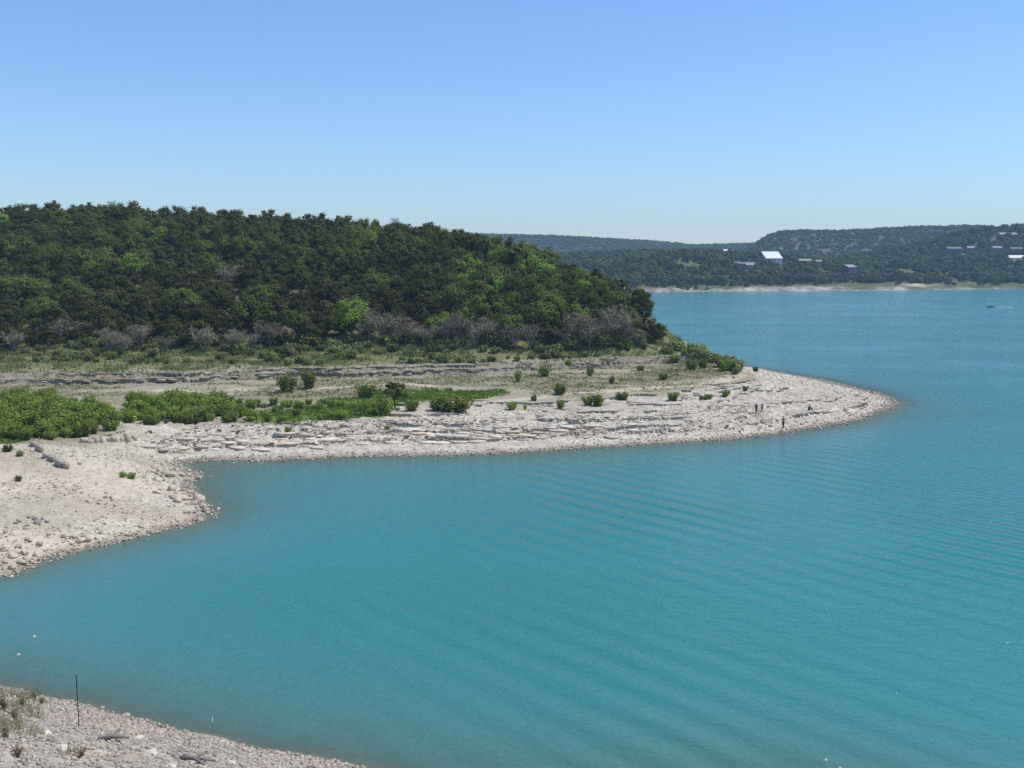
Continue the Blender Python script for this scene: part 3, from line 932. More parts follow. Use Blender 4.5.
feature = [((130, 260), 'bright', 7.4, 'bright green round tree halfway up the hill, larger of two side by side'),
           ((90, 270), 'bright', 5.8, 'bright green low tree just left of the larger bright tree on the hill'),
           ((468, 270), 'bright', 7.0, 'light green tree high on the hill, leftmost of the bright trio'),
           ((495, 256), 'bright', 6.6, 'light green tree below the skyline where the far ridge comes into view'),
           ((505, 282), 'bright', 7.0, 'light green leafy tree under the bright pair on the right slope'),
           ((5, 222), 'bright', 6.0, 'light green tree at the photo edge beside the hilltop house'),
           ((210, 305), 'oak', 7.6, 'broad mid green oak low on the hill above the bush thicket'),
           ((225, 270), 'bare', 6.0, 'grey leafless tree standing alone high among dark junipers'),
           ((300, 285), 'oak', 7.0, 'grey-green oak in the middle of the dark hillside'),
           ((20, 205), 'oak', 8.0, 'dark domed tree rising above the hilltop house on the skyline')]
for (px, py), kind, h, lab in feature:
    i = near_tree(px, py)
    fx_, fy_ = trees[i][1], trees[i][2]
    trees[i] = [kind, fx_, fy_, h, lab]
    trees = [t for t in trees if t[4] or not (abs(t[1] - fx_ * t[2] / fy_) < 3.2 and -9 < t[2] - fy_ < 3)]
front_feat = [(352, 341, 'bright', 9.2, 'large bright green spreading tree standing at the foot of the wood'),
              (372, 343, 'bare', 7.2, 'bare grey tree leaning against the large bright green tree'),
              (388, 342, 'bare', 6.0, 'bare grey tree second right of the large bright green tree'),
              (628, 336, 'oak', 6.6, 'green domed tree closing the right end of the wood'),
              (660, 339, 'juniper', 3.6, 'low dark juniper bush-like at the hill\'s outermost tip by the water'),
              (653, 342, 'juniper', 5.8, 'dark green tree at the very tip of the wood by the water'),
              (555, 344, 'juniper', 5.6, 'dark juniper between two bare grey trees near the right end of the wood'),
              (284, 346, 'juniper', 3.6, 'small dark round juniper in front of the shaded gap below the hill'),
              (318, 341, 'juniper', 6.0, 'dark juniper throwing a deep shadow left of the large bright tree')]
for px, py, kind, h, lab in front_feat:
    q = on_ground(px, py)
    trees = [t for t in trees if t[4] or (t[1] - q[0]) ** 2 + (t[2] - q[1]) ** 2 > (7 if h > 5 else 4)]
    trees.append([kind, q[0], q[1], h, lab])
bare_px = [(-20, 350, 5), (14, 352, 4.6), (60, 344, 5.6), (78, 342, 6), (112, 352, 5), (122, 356, 4.2), (165, 352, 4.6), (205, 352, 5.2), (236, 351, 5.0), (252, 349, 4.4), (425, 347, 4.8),
           (446, 345, 5.8), (462, 345, 6.2), (488, 346, 5.6), (515, 349, 6.6), (530, 350, 5.6), (578, 346, 6.6), (600, 345, 7.4), (615, 343, 7.2), (590, 349, 5), (640, 348, 5), (625, 346, 5.2), (404, 345, 5), (140, 348, 4.6), (270, 347, 4.8), (475, 348, 5.6), (565, 348, 5.6)]
for i, (px, py, h) in enumerate(bare_px):
    q = on_ground(px, py)
    if q is None: continue
    trees.append(['bare', q[0], q[1], h * rng.uniform(0.72, 1.06), None])
# keep the house clearing open
hx, hy = (16 - 512) / 1000 * 345, 345
trees = [t for t in trees if t[4] or not (abs(t[1] - hx) < 5 and abs(t[2] - hy) < 3.5)]

# how much of each tree the view shows: front to back over a coarse picture grid
order = sorted(range(len(trees)), key=lambda i: trees[i][2])
occ = np.zeros((300, 1280), bool)
vis = np.zeros(len(trees))
yy_, xx_ = np.mgrid[0:300, 0:1280]
for i in order:
    kind, x, y, h, lab = trees[i]
    z = T1(x, y)
    a, b = project(x, y, z + h * 0.5)
    ry = h * 0.5 / y * 1000; rx = h * 0.45 / y * 1000
    x0, x1 = int(a + 128 - rx), int(a + 129 + rx); y0, y1 = int(b - 150 - ry), int(b - 149 + ry)
    x0 = max(x0, 0); y0 = max(y0, 0)
    if x1 <= x0 or y1 <= y0 or x0 >= 1280 or y0 >= 300: continue
    sl = (slice(y0, y1), slice(x0, x1))
    e = ((xx_[sl] - a - 128) / rx) ** 2 + ((yy_[sl] + 150 - b) / ry) ** 2 < 1
    infr = (xx_[sl] >= 128) & (xx_[sl] < 1152)
    vis[i] = (e & infr & ~occ[sl]).sum()
    occ[sl] |= e
for i, t in enumerate(trees):
    if t[4]: vis[i] += 1e5
    elif t[0] == 'bare': vis[i] += 1e4 if vis[i] > 0 else 0
rank = np.argsort(-vis)
ind = [i for i in rank[:320] if vis[i] > 0]
rest = [i for i in range(len(trees)) if i not in set(ind)]


def where_hill(px, d):
    a = ('at the far left' if px < 60 else 'above the left thicket' if px < 135 else 'above the long bush strip' if px < 250 else 'behind the two upright bushes' if px < 335 else
         'above the lone small tree' if px < 420 else 'above the flat green meadow' if px < 500 else 'above the scattered bushes' if px < 580 else 'at the wood\'s right end')
    b = 'at the foot of the wooded hill' if d < 14 else 'low on the wooded hill' if d < 40 else 'high on the wooded hill' if d < 85 else 'near the skyline of the hill'
    return b + ' ' + a


cnt = {}
HILLD = np.array(hill_front)
for i in ind:
    kind, x, y, h, lab = trees[i]
    px, _ = project(x, y, T1(x, y))
    d = float(dist_poly(np.array([x]), np.array([y]), HILLD)[0])
    grp = {'juniper': 'dark junipers on the wooded hill', 'oak': 'green oaks on the wooded hill', 'bright': 'bright green trees on the wooded hill', 'bare': 'bare grey trees along the foot of the wood'}[kind]
    if not lab:
        sz = {'juniper': ('small', 'middling', 'tall'), 'oak': ('low', 'middling', 'broad'), 'bright': ('small', 'middling', 'large'), 'bare': ('low', 'middling', 'tall')}[kind]
        nm_ = {'juniper': 'dark green juniper', 'oak': 'mid green oak', 'bright': 'light green tree', 'bare': 'leafless grey tree'}[kind]
        lo, hi = {'juniper': (5.0, 5.9), 'oak': (5.6, 6.5), 'bright': (5.5, 6.2), 'bare': (4.4, 5.2)}[kind]
        lab = f"{sz[0 if h < lo else 1 if h < hi else 2]} {nm_} {where_hill(px, d)}"
    plant(kind, x, y, h, lab, grp)


def joined(name, items, get, mat):
    """many plants in one mesh: items = (x, y, z, sx, sz, rot, variant)"""
    Vs, Fs, Ts = [], [], []
    off = 0
    for x, y, z, sx, sz, rot, v in items:
        V, F, t = get(v)
        c, s = math.cos(rot), math.sin(rot)
        W_ = np.stack([(V[:, 0] * c - V[:, 1] * s) * sx + x, (V[:, 0] * s + V[:, 1] * c) * sx + y, V[:, 2] * sz + z], 1)
        Vs.append(W_); Fs.append(F + off); off += len(V)
        Ts.append(np.clip(t + rng.normal() * 0.26, 0, 1))
    return mesh_np(name, np.concatenate(Vs), np.concatenate(Fs), False, dict(tint=np.concatenate(Ts)), [mat])


lod = [crown(np.random.default_rng(500 + i), 1.0, 0.95, 0.06, 32, 44, 0.062, 'cone')[:3] for i in range(5)]
its = []
for i in rest:
    kind, x, y, h, lab = trees[i]
    its.append((x, y, T1(x, y), h, h, rng.uniform(0, 6.28), int(rng.integers(5))))
hw = obj('hillside_woods', joined('hillside_woods', its, lambda v: lod[v], M['juniper']))
tag(hw, 'dark wood of small trees filling in behind the nearer junipers on the hill', 'woods', kind='stuff')

# ------------------------------------------------------------------ thickets, scrub and single bushes on the shelf
def scatter_poly(poly, sp):
    a = poly.min(0); b = poly.max(0)
    gx, gy = np.meshgrid(np.arange(a[0], b[0], sp), np.arange(a[1], b[1], sp))
    gx = (gx + rng.uniform(-.45, .45, gx.shape) * sp).ravel(); gy = (gy + rng.uniform(-.45, .45, gy.shape) * sp).ravel()
    k = inside(gx, gy, poly)
    return np.stack([gx[k], gy[k]], 1)


for x, y in scatter_poly(thicket_polys[0], 2.15):
    px, py = project(x, y, 2.9)
    if px < -25: continue
    dep = 'front' if py > 428 else 'middle' if py > 412 else 'back'
    side = 'far left' if px < 40 else 'centre' if px < 80 else 'right end'
    plant('willow', x, y, 0.7 + 1.9 * rng.beta(2, 2), f'leafy green bush in the {dep} of the left thicket, {side}', 'bushes of the left thicket')
for x, y in scatter_poly(thicket_polys[1], 1.9):
    px, py = project(x, y, 2.3)
    if px > 245 and rng.uniform() < 0.62: continue
    dep = 'front edge' if py > 414 else 'back edge'
    side = 'dense left end' if px < 190 else 'middle' if px < 270 else 'thin part' if px < 335 else 'right end'
    plant('willow', x, y, (0.7 + 1.6 * rng.beta(2, 2)) * (1.15 if px < 240 else 0.8), f'green bush on the {dep} of the long strip of bushes, {side}', 'bushes of the long strip')

singles = [(287, 392, 20, 20, 'upright', 'yellow-green upright bush, left one of two on the sandy flat'),
           (309, 388, 21, 18, 'upright', 'thin yellow-green upright bush, right one of two on the sandy flat'),
           (366, 397, 16, 22, 'willow', 'round green bush just left of the lone small tree'),
           (384, 415, 19, 20, 'willow', 'leafy green bush below the lone small tree at the strip\'s end'),
           (412, 411, 12, 16, 'willow', 'thin low bush just right of the lone small tree'),
           (455, 411, 16, 34, 'willow', 'wide bright green bush at the front of the flat green meadow'),
           (437, 411, 11, 16, 'willow', 'small green bush touching the left of the wide bright bush'),
           (512, 410, 9, 11, 'willow', 'small green bush on the white gravel below the meadow\'s right end'),
           (525, 410, 5, 4, 'willow', 'tiny green bush right beside a small gravel bush'),
           (518, 383, 12, 7, 'willow', 'slim green bush at the left of the grassy patch under the ledge'),
           (545, 377, 11, 13, 'scrub', 'grey-green bush against the upper ledge above the grassy patch'),
           (590, 376, 12, 7, 'scrub', 'slim grey-green bush right under the upper ledge'),
           (560, 395, 11, 15, 'willow', 'round green bush on the dirt track'),
           (588, 405, 10, 13, 'willow', 'left half of a double bush below the dirt track'),
           (598, 406, 12, 14, 'willow', 'right half of a double bush below the dirt track'),
           (560, 409, 9, 9, 'willow', 'small bush on gravel straight below the track bush'),
           (534, 401, 6, 7, 'scrub', 'tiny pale bush beside the lower ledge left of the track bush'),
           (623, 398, 8, 15, 'willow', 'low wide bush just below the track, first right of the double bush'),
           (673, 400, 9, 13, 'willow', 'bright green bush below the curving track, second right of the double bush'),
           (706, 399, 7, 13, 'willow', 'green bush below the track\'s bend, third right of the double bush'),
           (726, 395, 8, 9, 'willow', 'small bush on stones under the bend of the track'),
           (745, 391, 5, 7, 'willow', 'tiny bush on stones furthest out below the track\'s bend'),
           (691, 370, 12, 12, 'willow', 'full green bush in the middle of the grassy point'),
           (675, 361, 9, 12, 'willow', 'low green bush at the ledge end below the wood\'s tip'),
           (703, 368, 9, 11, 'willow', 'light green low bush in the middle of the grassy point, right of a fuller one'),
           (690, 356, 13, 8, 'upright', 'tall dark slim bush outlined on the water behind the grassy point'),
           (725, 372, 14, 14, 'willow', 'dark green bush at the outer end of the grassy point'),
           (735, 375, 7, 8, 'scrub', 'low yellowish bush where the track bends round the point'),
           (755, 371, 5, 6, 'scrub', 'tiny bush on the crest where the spit turns white'),
           (612, 383, 7, 6, 'scrub', 'small pale bush in the scrub between ledge and track'),
           (663, 379, 7, 9, 'scrub', 'pale bush in dry scrub above the curving track'),
           (640, 371, 6, 8, 'scrub', 'tiny pale bush under the right part of the upper ledge')]
for px, py, hp, wp, kind, lab in singles:
    q = on_ground(px, py)
    if q is None: continue
    h = hp / (1000 / q[1]) * 1.05
    wfac = (wp / (1000 / q[1])) / {'willow': 2.4, 'upright': 2.9, 'scrub': 2.4}[kind]
    plant(kind, q[0], q[1], h, lab, 'single bushes on the shelf', wfac)
for px, py, h, lab in [(8, 452, .9, 'green weed clump on the left spit at the photo edge below the thicket'), (20, 456, .7, 'second weed clump on the left spit below the thicket'), (19, 482, .6, 'tiny green plant on rubble of the left spit near the photo edge'),
                       (122, 476, .7, 'tiny green plant among boulders on the left spit, left of two'), (131, 477, .9, 'tiny green plant among boulders on the left spit, right of two'), (74, 433, 1.0, 'small bush on pale stone before the left thicket'),
                       (150, 433, .5, 'tiny plant in a crack of the shelf under the strip\'s left end'), (238, 431, .5, 'tiny plant in a crack of the shelf below the strip\'s middle'), (288, 434, 1.0, 'small thin plant on the shelf ledge below the strip'), (388, 428, .7, 'tiny plant on the shelf below the lone tree')]:
    q = on_ground(px, py)
    plant('willow' if px > 30 else 'scrub', q[0], q[1], h, lab, 'tiny plants among the stones', h / 2.0)
# lone small tree
q = on_ground(395, 408)
r_ = np.random.default_rng(77)
V, F, t, P_ = crown(r_, 4.2, 3.6, 1.3, 34, 46, 0.24, 'dome')
lt = empty('small_tree', q, 'lone small dark green tree with bare trunk on the shelf beside the meadow', 'tree')
obj('crown', mesh_np('small_crown', V, F, False, dict(tint=t), [M['oak']]), lt)
trunk_mb(r_, 4.2, 3.6, 1.6, P_, 6, 0.12).build('trunk', M['bark'], lt, True)

# bushes outlined at the back of the grassy point
for k in range(24):
    px = rng.uniform(664, 736); py = np.interp(px, [660, 700, 736], [352, 357, 370]) + rng.uniform(-4, 3)
    q = on_ground(px, py)
    if q is None: continue
    plant(random.choice(['scrub', 'scrub', 'willow']), q[0], q[1], rng.uniform(1.3, 2.6), 'grey-green bush in the line of scrub along the back of the grassy point' if px < 700 else 'low bush in the scrub thinning out towards the white spit', 'scrub along the back of the point')
# verge scrub between upper ledge and wood
for k in range(330):
    px = rng.uniform(-20, 664); py = rng.uniform(338, 364) if px < 600 else rng.uniform(335, 351)
    q = on_ground(px, py)
    if q is None: continue
    if vnoise(np.array([q[0] / 9]), np.array([q[1] / 6]), 95)[0] < 0.30: continue
    band = 'close under the trees' if py < 346 else 'in the middle of the verge' if py < 355 else 'at the ledge edge of the verge'
    kind = 'scrub' if rng.uniform() < 0.8 else 'willow'
    col_ = 'dull green' if kind == 'scrub' else 'fresh green'
    side = ('at the far left' if px < 80 else 'above the left thicket' if px < 150 else 'above the bush strip' if px < 270 else 'above the upright bushes' if px < 350 else 'above the meadow' if px < 500 else 'towards the point')
    plant(kind, q[0], q[1], (0.7 + 1.9 * rng.beta(1.6, 2.4)) * (1.2 if py < 348 else 0.85), f'{col_} low bush {band} {side}', 'low bushes on the grassy verge')


# ------------------------------------------------------------------ grass
def blades(name, pts, hgt, wd, mat, label, cat='grass', tuft=3):
    k = len(pts) * tuft
    base = np.repeat(pts, tuft, 0) + np.concatenate([rng.normal(size=(k, 2)) * 0.12, np.zeros((k, 1))], 1)
    a = rng.uniform(0, 2 * PI, k)
    h = hgt * rng.uniform(0.5, 1.3, k) * (0.35 + 1.4 * vnoise(base[:, 0] / 1.6, base[:, 1] / 1.6, 96) ** 1.5)
    d = np.stack([np.cos(a), np.sin(a), 0 * a], 1) * (wd * rng.uniform(0.6, 1.4, k))[:, None] / 2
    lean = np.stack([rng.normal(size=k) * 0.25 * h, rng.normal(size=k) * 0.25 * h, h], 1)
    base[:, 2] -= 0.03
    V = np.stack([base - d, base + d, base + lean + d * 0.3, base + lean - d * 0.3], 1).reshape(-1, 3)
    t = np.clip(np.repeat(vnoise(base[:, 0] / 3, base[:, 1] / 3, 97) * 0.7 + rng.uniform(0, 0.3, k), 4), 0, 1)
    o = obj(name, mesh_np(name, V, np.arange(k * 4).reshape(-1, 4), False, dict(tint=t), [mat]))
    return tag(o, label, cat, kind='stuff')


def pts_in(X, Y, prob):
    k = rng.uniform(size=len(X)) < prob
    X, Y = X[k], Y[k]
    return np.stack([X, Y, terrain(X, Y)], 1)


pp = []
for pl in meadow_polys:
    a = pl.min(0); b = pl.max(0); nn = int((b[0] - a[0]) * (b[1] - a[1]) * 9)
    X = rng.uniform(a[0], b[0], nn); Y = rng.uniform(a[1], b[1], nn)
    pp.append(pts_in(X, Y, soft_inside(X, Y, pl, 1.0)))
blades('meadow_grass', np.concatenate(pp), 0.35, 0.22, M['meadow'], 'flat bright green grass of the meadow behind the white shelf')
X = rng.uniform(-140, 62, 110000); Y = rng.uniform(165, 250, 110000)
z0 = terrain(X, Y, False)
vg = sstep(4.6, 5.0, z0) * (1 - sstep(8.5, 10, z0)) * (0.15 + 0.85 * sstep(0.3, 0.5, vnoise(X / 5, Y / 3.0, 98)))
blades('verge_grass', pts_in(X, Y, vg), 0.42, 0.24, M['grass'], 'rough dull green grass between the upper ledge and the wood')
sc_ = np.zeros(len(X))
for pl in scrub_polys: sc_ = np.maximum(sc_, soft_inside(X, Y, pl, 2.5))
k2 = sstep(2.4, 3.0, z0) * (1 - sstep(4.6, 5.0, z0)) * sstep(0.35, 0.6, vnoise(X / 9, Y / 3.2, 63)) * 0.7
blades('dry_grass', pts_in(X, Y, np.maximum(k2, sc_ * 0.8)), 0.24, 0.15, M['grass'], 'thin dry grass on the soil between the two ledges', tuft=3)


# ------------------------------------------------------------------ stones
def rock_shape(r, flat=0.7, sub=2):
    bm = bmesh.new(); bmesh.ops.create_icosphere(bm, subdivisions=sub, radius=1.0)
    V = np.array([v.co[:] for v in bm.verts]); F = np.array([[v.index for v in f.verts] for f in bm.faces]); bm.free()
    for k in range(11):
        nn = r.normal(size=3); nn /= np.linalg.norm(nn); d = r.uniform(0.34, 0.68)
        e = np.maximum(V @ nn - d, 0)
        V = V - e[:, None] * nn
    V = V * np.array([1.0, r.uniform(0.65, 0.95), flat * r.uniform(0.8, 1.15)])
    V += r.normal(size=V.shape) * 0.02
    return V, F


shapes = [rock_shape(np.random.default_rng(600 + i), 0.68, 2) for i in range(8)]
def plate_shape(r, th=0.26):
    k = int(r.integers(4, 7))
    a = np.sort(np.linspace(0, 2 * PI, k, endpoint=False) + r.uniform(-.4, .4, k))
    R_ = r.uniform(0.7, 1.1, k)
    V = []
    for z, f in ((-th, 0.97), (th * 0.75, 1.0), (th, 0.93)):
        V += [(math.cos(t) * q * f, math.sin(t) * q * f * 0.85, z + r.normal() * 0.025) for t, q in zip(a, R_)]
    V += [(0, 0, -th), (0, 0, th * 1.05)]
    F = []
    for L in range(2):
        for i in range(k):
            p0, p1 = L * k + i, L * k + (i + 1) % k
            F += [(p0, p1, p1 + k), (p0, p1 + k, p0 + k)]
    for i in range(k):
        F += [(3 * k, (i + 1) % k, i), (3 * k + 1, 2 * k + i, 2 * k + (i + 1) % k)]
    return np.array(V), np.array(F)


slabs = [plate_shape(np.random.default_rng(620 + i)) for i in range(8)]
smalls = [rock_shape(np.random.default_rng(640 + i), 0.65, 1) for i in range(8)]


def stones_stuff(name, pts, sizes, mat, label, shp=smalls):
    Vs, Fs, Ts = [], [], []
    off = 0
    for (x, y, z), s in zip(pts, sizes):
        V, F = shp[int(rng.integers(len(shp)))]
        a = rng.uniform(0, 2 * PI); c, sn = math.cos(a), math.sin(a)
        Vs.append(np.stack([(V[:, 0] * c - V[:, 1] * sn) * s + x, (V[:, 0] * sn + V[:, 1] * c) * s + y, V[:, 2] * s + z + s * 0.2], 1))
        Fs.append(F + off); off += len(V); Ts.append(np.full(len(V), rng.uniform(0, 1)))
    o = obj(name, mesh_np(name, np.concatenate(Vs), np.concatenate(Fs), False, dict(tint=np.concatenate(Ts)), [mat]))
    return tag(o, label, 'stones', kind='stuff')


rock_me = {}


def block_shape(r):
    bm = bmesh.new(); bmesh.ops.create_cube(bm, size=2.0)
    bmesh.ops.bevel(bm, geom=bm.edges[:], offset=0.22, segments=2, affect='EDGES')
    bmesh.ops.subdivide_edges(bm, edges=[e for e in bm.edges if e.calc_length() > 0.8], cuts=2, use_grid_fill=True)
    bmesh.ops.triangulate(bm, faces=bm.faces[:])
    bm.verts.ensure_lookup_table()
    V = np.array([v.co[:] for v in bm.verts]); F = np.array([[v.index for v in f.verts] for f in bm.faces]); bm.free()
    return V * np.array([.8, .75, .7]) + r.normal(size=V.shape) * 0.035, F


blocks = [block_shape(np.random.default_rng(660 + i)) for i in range(5)]


def boulder(x, y, size, label, group, mat='stone', slab=False, rz=None, name='boulder', z=None, sc=(1, 1, 1)):
    shp = slabs if slab else blocks if name == 'stone_block' else shapes
    i = int(rng.integers(len(shp))); key = (slab, name == 'stone_block', i, mat)
    if key not in rock_me:
        V, F = shp[i]
        rock_me[key] = mesh_np('rock', V, F, False, dict(tint=np.full(len(V), 0.5)), [M[mat]])
    z = T1(x, y) if z is None else z
    o = obj(name, rock_me[key], None, (x, y, z + size * (0.12 if slab else 0.25) * sc[2]), rng.uniform(0, 6.28) if rz is None else rz, tuple(size * s for s in sc))
    return tag(o, label, 'boulder' if not slab else 'rock slab', group, 'thing')


# rubble along the peninsula's waterline, thickest at the waterline and round the tip
pts = []; sz = []
ql = resample(shoreA, 0.16)
ql = ql[(ql[:, 1] < 245) & (ql[:, 0] > -46)]
for x, y in ql:
    px, py = project(x, y, 0)
    nrep = 3
    for k in range(nrep):
        off = abs(rng.normal()) * (1.6 if px < 600 else 2.4) - 0.35
        a = rng.uniform(0, 2 * PI)
        X_, Y_ = x + math.cos(a) * off, y + math.sin(a) * off
        pts.append((X_, Y_)); sz.append(0.12 + 0.36 * rng.beta(1.2, 4.5))
pts = np.array(pts); sz = np.array(sz)
z = terrain(pts[:, 0], pts[:, 1]); k = z > -0.22
stones_stuff('shore_rubble', np.concatenate([pts[k], z[k][:, None]], 1), sz[k] * 1.1, M['stone'], 'pale rubble lying along the waterline of the peninsula')
# sparse stones over shelf, spit and left spit
X = rng.uniform(-60, 72, 60000); Y = rng.uniform(78, 215, 60000)
z0 = terrain(X, Y, False); sdv = bil(gsd, X, Y)
pr = (sdv > 0.3) * (0.05 + 0.5 * sstep(0.55, 0.75, vnoise(X / 7, Y / 6, 103))) * (1 - sstep(2.0, 2.6, z0)) * (Y > 112)
pr = np.maximum(pr, (sdv > 0.2) * (Y <= 124) * (0.10 + 0.9 * sstep(0.40, 0.62, vnoise(X / 6, Y / 7, 104))))
pr = np.maximum(pr, 0.35 * (sdv > 0) * (project(X, Y, z0)[0] > 740))
pr = np.maximum(pr, 0.10 * sstep(3.2, 3.5, z0) * (1 - sstep(4.4, 4.8, z0)))
p3 = pts_in(X, Y, pr * 0.8)
stones_stuff('scattered_stones', p3, 0.10 + 0.30 * rng.beta(1.1, 5, len(p3)), M['stone'], 'loose pale stones scattered over the shelf and the spit')

X = rng.uniform(-46, 40, 30000); Y = rng.uniform(128, 165, 30000)
z0 = terrain(X, Y, False)
k = sstep(0.55, 0.9, z0) * (1 - sstep(1.65, 1.95, z0)) * (0.15 + 0.85 * sstep(0.4, 0.6, vnoise(X / 4, Y / 2.2, 107))) * 0.5
p4 = pts_in(X, Y, k)
stones_stuff('shelf_plates', p4, 0.14 + 0.42 * rng.beta(1.1, 3.5, len(p4)), M['stone'], 'broken flat limestone plates littering the white shelf', [(V * np.array([1.2, .85, .7]), F) for V, F in slabs])
# boulders one can tell apart
def boulders(n_, polypx, smin, smax, label, group, mat='stone', slab=False):
    c_ = 0
    poly = np.array(polypx, float)
    a = poly.min(0); b = poly.max(0); tries = 0
    while c_ < n_ and tries < 4000:
        tries += 1
        px, py = rng.uniform(a[0], b[0]), rng.uniform(a[1], b[1])
        if not inside(np.array([px]), np.array([py]), poly)[0]: continue
        q = on_ground(px, py)
        if q is None or q[2] < -0.15: continue
        boulder(q[0], q[1], smin + (smax - smin) * rng.beta(1.3, 2.5), label, group, mat, slab, rng.normal() * 0.35 if slab else None, sc=(1.3, 0.8, 0.5) if slab else (1, 1, 1))
        c_ += 1


boulders(26, [(150, 468), (205, 474), (200, 480), (165, 486), (130, 478)], 0.4, 0.95, 'pale boulder in the heap on the upper nose of the left spit', 'boulders of the left spit')
boulders(24, [(150, 488), (195, 492), (214, 516), (200, 522), (165, 500)], 0.35, 0.9, 'pale boulder on the lower nose of the left spit by the water', 'boulders of the left spit')
boulders(22, [(0, 545), (50, 530), (95, 538), (40, 560), (0, 575)], 0.4, 0.95, 'pale boulder at the near waterline of the left spit', 'boulders of the left spit')
boulders(14, [(0, 520), (45, 512), (50, 524), (5, 535)], 0.3, 0.6, 'grey boulder in the low ridge on the left spit', 'boulders of the left spit', 'grey_stone')
boulders(18, [(50, 480), (110, 485), (120, 510), (60, 500)], 0.25, 0.5, 'loose stone in the middle of the left spit', 'boulders of the left spit')
boulders(48, [(135, 437), (400, 432), (400, 445), (150, 455)], 0.6, 1.7, 'flat pale limestone slab on the shelf left of the meadow', 'limestone slabs on the shelf', 'pale_stone', True)
boulders(52, [(400, 428), (640, 424), (640, 438), (400, 444)], 0.6, 1.5, 'flat pale limestone slab on the shelf below the single bushes', 'limestone slabs on the shelf', 'pale_stone', True)
boulders(24, [(640, 430), (780, 420), (860, 408), (885, 404), (860, 415), (780, 430), (640, 440)], 0.3, 0.7, 'pale boulder on the white outer end of the spit', 'boulders of the white spit')
boulders(16, [(60, 372), (200, 376), (420, 368), (640, 357), (640, 362), (420, 374), (200, 382), (60, 384)], 0.5, 1.1, 'grey block fallen from the upper ledge', 'blocks at the upper ledge', 'grey_stone')
# broken beds along the two ledges: plates jutting from the face, tier over tier
def ledge_plates(pxs, zlev, label, group, smin, smax, mat, lo=330, hi=405):
    for px in pxs:
        py = np.arange(hi, lo, -0.25)
        best = None
        for yy in py:
            x, y = unproj(px, yy, zlev)
            if y < 140: continue
            if float(terrain(np.array([x]), np.array([y]), False)[0]) >= zlev: best = (x, y); break
        if best is None: continue
        x, y = best[0] + rng.normal() * .3, best[1] + rng.normal() * .7
        sz_ = rng.uniform(smin, smax)
        boulder(x, y, sz_, label(px), group, mat, True, rng.normal() * .25, 'ledge_slab', zlev - 0.16 + rng.normal() * .08, (1.25, 0.8, rng.uniform(.5, .9)))


def up_lab(t):
    return lambda px: t + (' above the left thicket' if px < 130 else ' above the long bush strip' if px < 270 else ' behind the upright bushes' if px < 350 else ' behind the lone tree' if px < 430 else ' above the meadow' if px < 520 else ' near the point')


ledge_plates(np.sort(rng.uniform(-10, 668, 52)), 3.85, up_lab('grey slab of the upper ledge, lower bed,'), 'slabs of the upper ledge', 0.3, 1.0, 'grey_stone')
ledge_plates(np.sort(rng.uniform(-10, 668, 34)), 4.45, up_lab('grey slab of the upper ledge, top bed,'), 'slabs of the upper ledge', 0.3, 0.9, 'grey_stone')
ledge_plates(np.sort(rng.uniform(495, 755, 60)), 2.25, lambda px: 'grey slab in the low ledge below the dirt track' + (' left of the double bush' if px < 585 else ' right of the double bush' if px < 690 else ' at the track\'s bend'), 'slabs of the ledge below the track', 0.35, 0.8, 'grey_stone', 365, 412)
# low wall of blocks and the dark slabs on the left spit
for i in range(9):
    q = on_ground(84 + i * 6.2, 442 - 0.4 * i + (0.8 if i % 2 else 0))
    boulder(q[0], q[1], rng.uniform(0.55, 0.75), 'grey squared block in the low row beside the left thicket', 'row of grey blocks', 'stone', False, rng.uniform(-0.2, 0.2), 'stone_block', q[2] + rng.uniform(-.15, .1), (rng.uniform(.6, 1.0), 0.8, rng.uniform(.8, 1.2)))
for i, (px, py) in enumerate([(34, 447), (40, 452), (46, 457), (52, 460), (60, 465), (66, 467)]):
    q = on_ground(px, py)
    boulder(q[0], q[1], rng.uniform(0.8, 1.1), 'dark grey slab in the slanting line below the left thicket', 'slanting line of dark slabs', 'grey_stone', True, -0.9, 'rock_slab', q[2] + 0.15, (1, 0.6, 1.3))
q = on_ground(80, 464)
boulder(q[0], q[1], 0.5, 'single dark brown boulder on bare sand of the left spit', None, 'grey_stone')
for px, py, lab in [(414, 386, 'small white boulder on the scrub slope right of the lone tree, upper one'), (412, 392, 'small white boulder at the back edge of the meadow, lower one')]:
    q = on_ground(px, py); boulder(q[0], q[1], 0.4, lab, None, 'pale_stone')
q = on_ground(404, 362)
lg = MB().tube([(-1.5, 0, 0.25), (-0.5, 0.05, 0.32), (0.6, 0, 0.28), (1.5, 0.1, 0.2)], [0.2, 0.19, 0.16, 0.1], 8).tube([(0.3, 0, 0.35), (0.6, -0.2, 0.7), (0.8, -0.25, 0.85)], [0.07, 0.05, 0.02], 5)
o = lg.build('fallen_log', M['deadwood'], None, True, loc=q); tag(o, 'pale fallen log lying on the verge just above the upper ledge', 'log')
q = on_ground(578, 340)
dt_ = MB().tube([(0, 0, -0.3), (0.3, 0, 2.0), (0.9, 0.1, 3.8), (1.9, 0.1, 5.4)], [0.2, 0.17, 0.12, 0.05], 7).tube([(0.45, 0, 2.6), (-0.3, 0.2, 4.4)], [0.09, 0.03], 5).tube([(0.9, 0.1, 3.8), (1.0, 0, 5.2)], [0.07, 0.02], 5)
o = dt_.build('dead_tree', M['deadwood'], None, True, loc=q); tag(o, 'pale dead leaning trunk among bare grey trees near the wood\'s right end', 'tree')

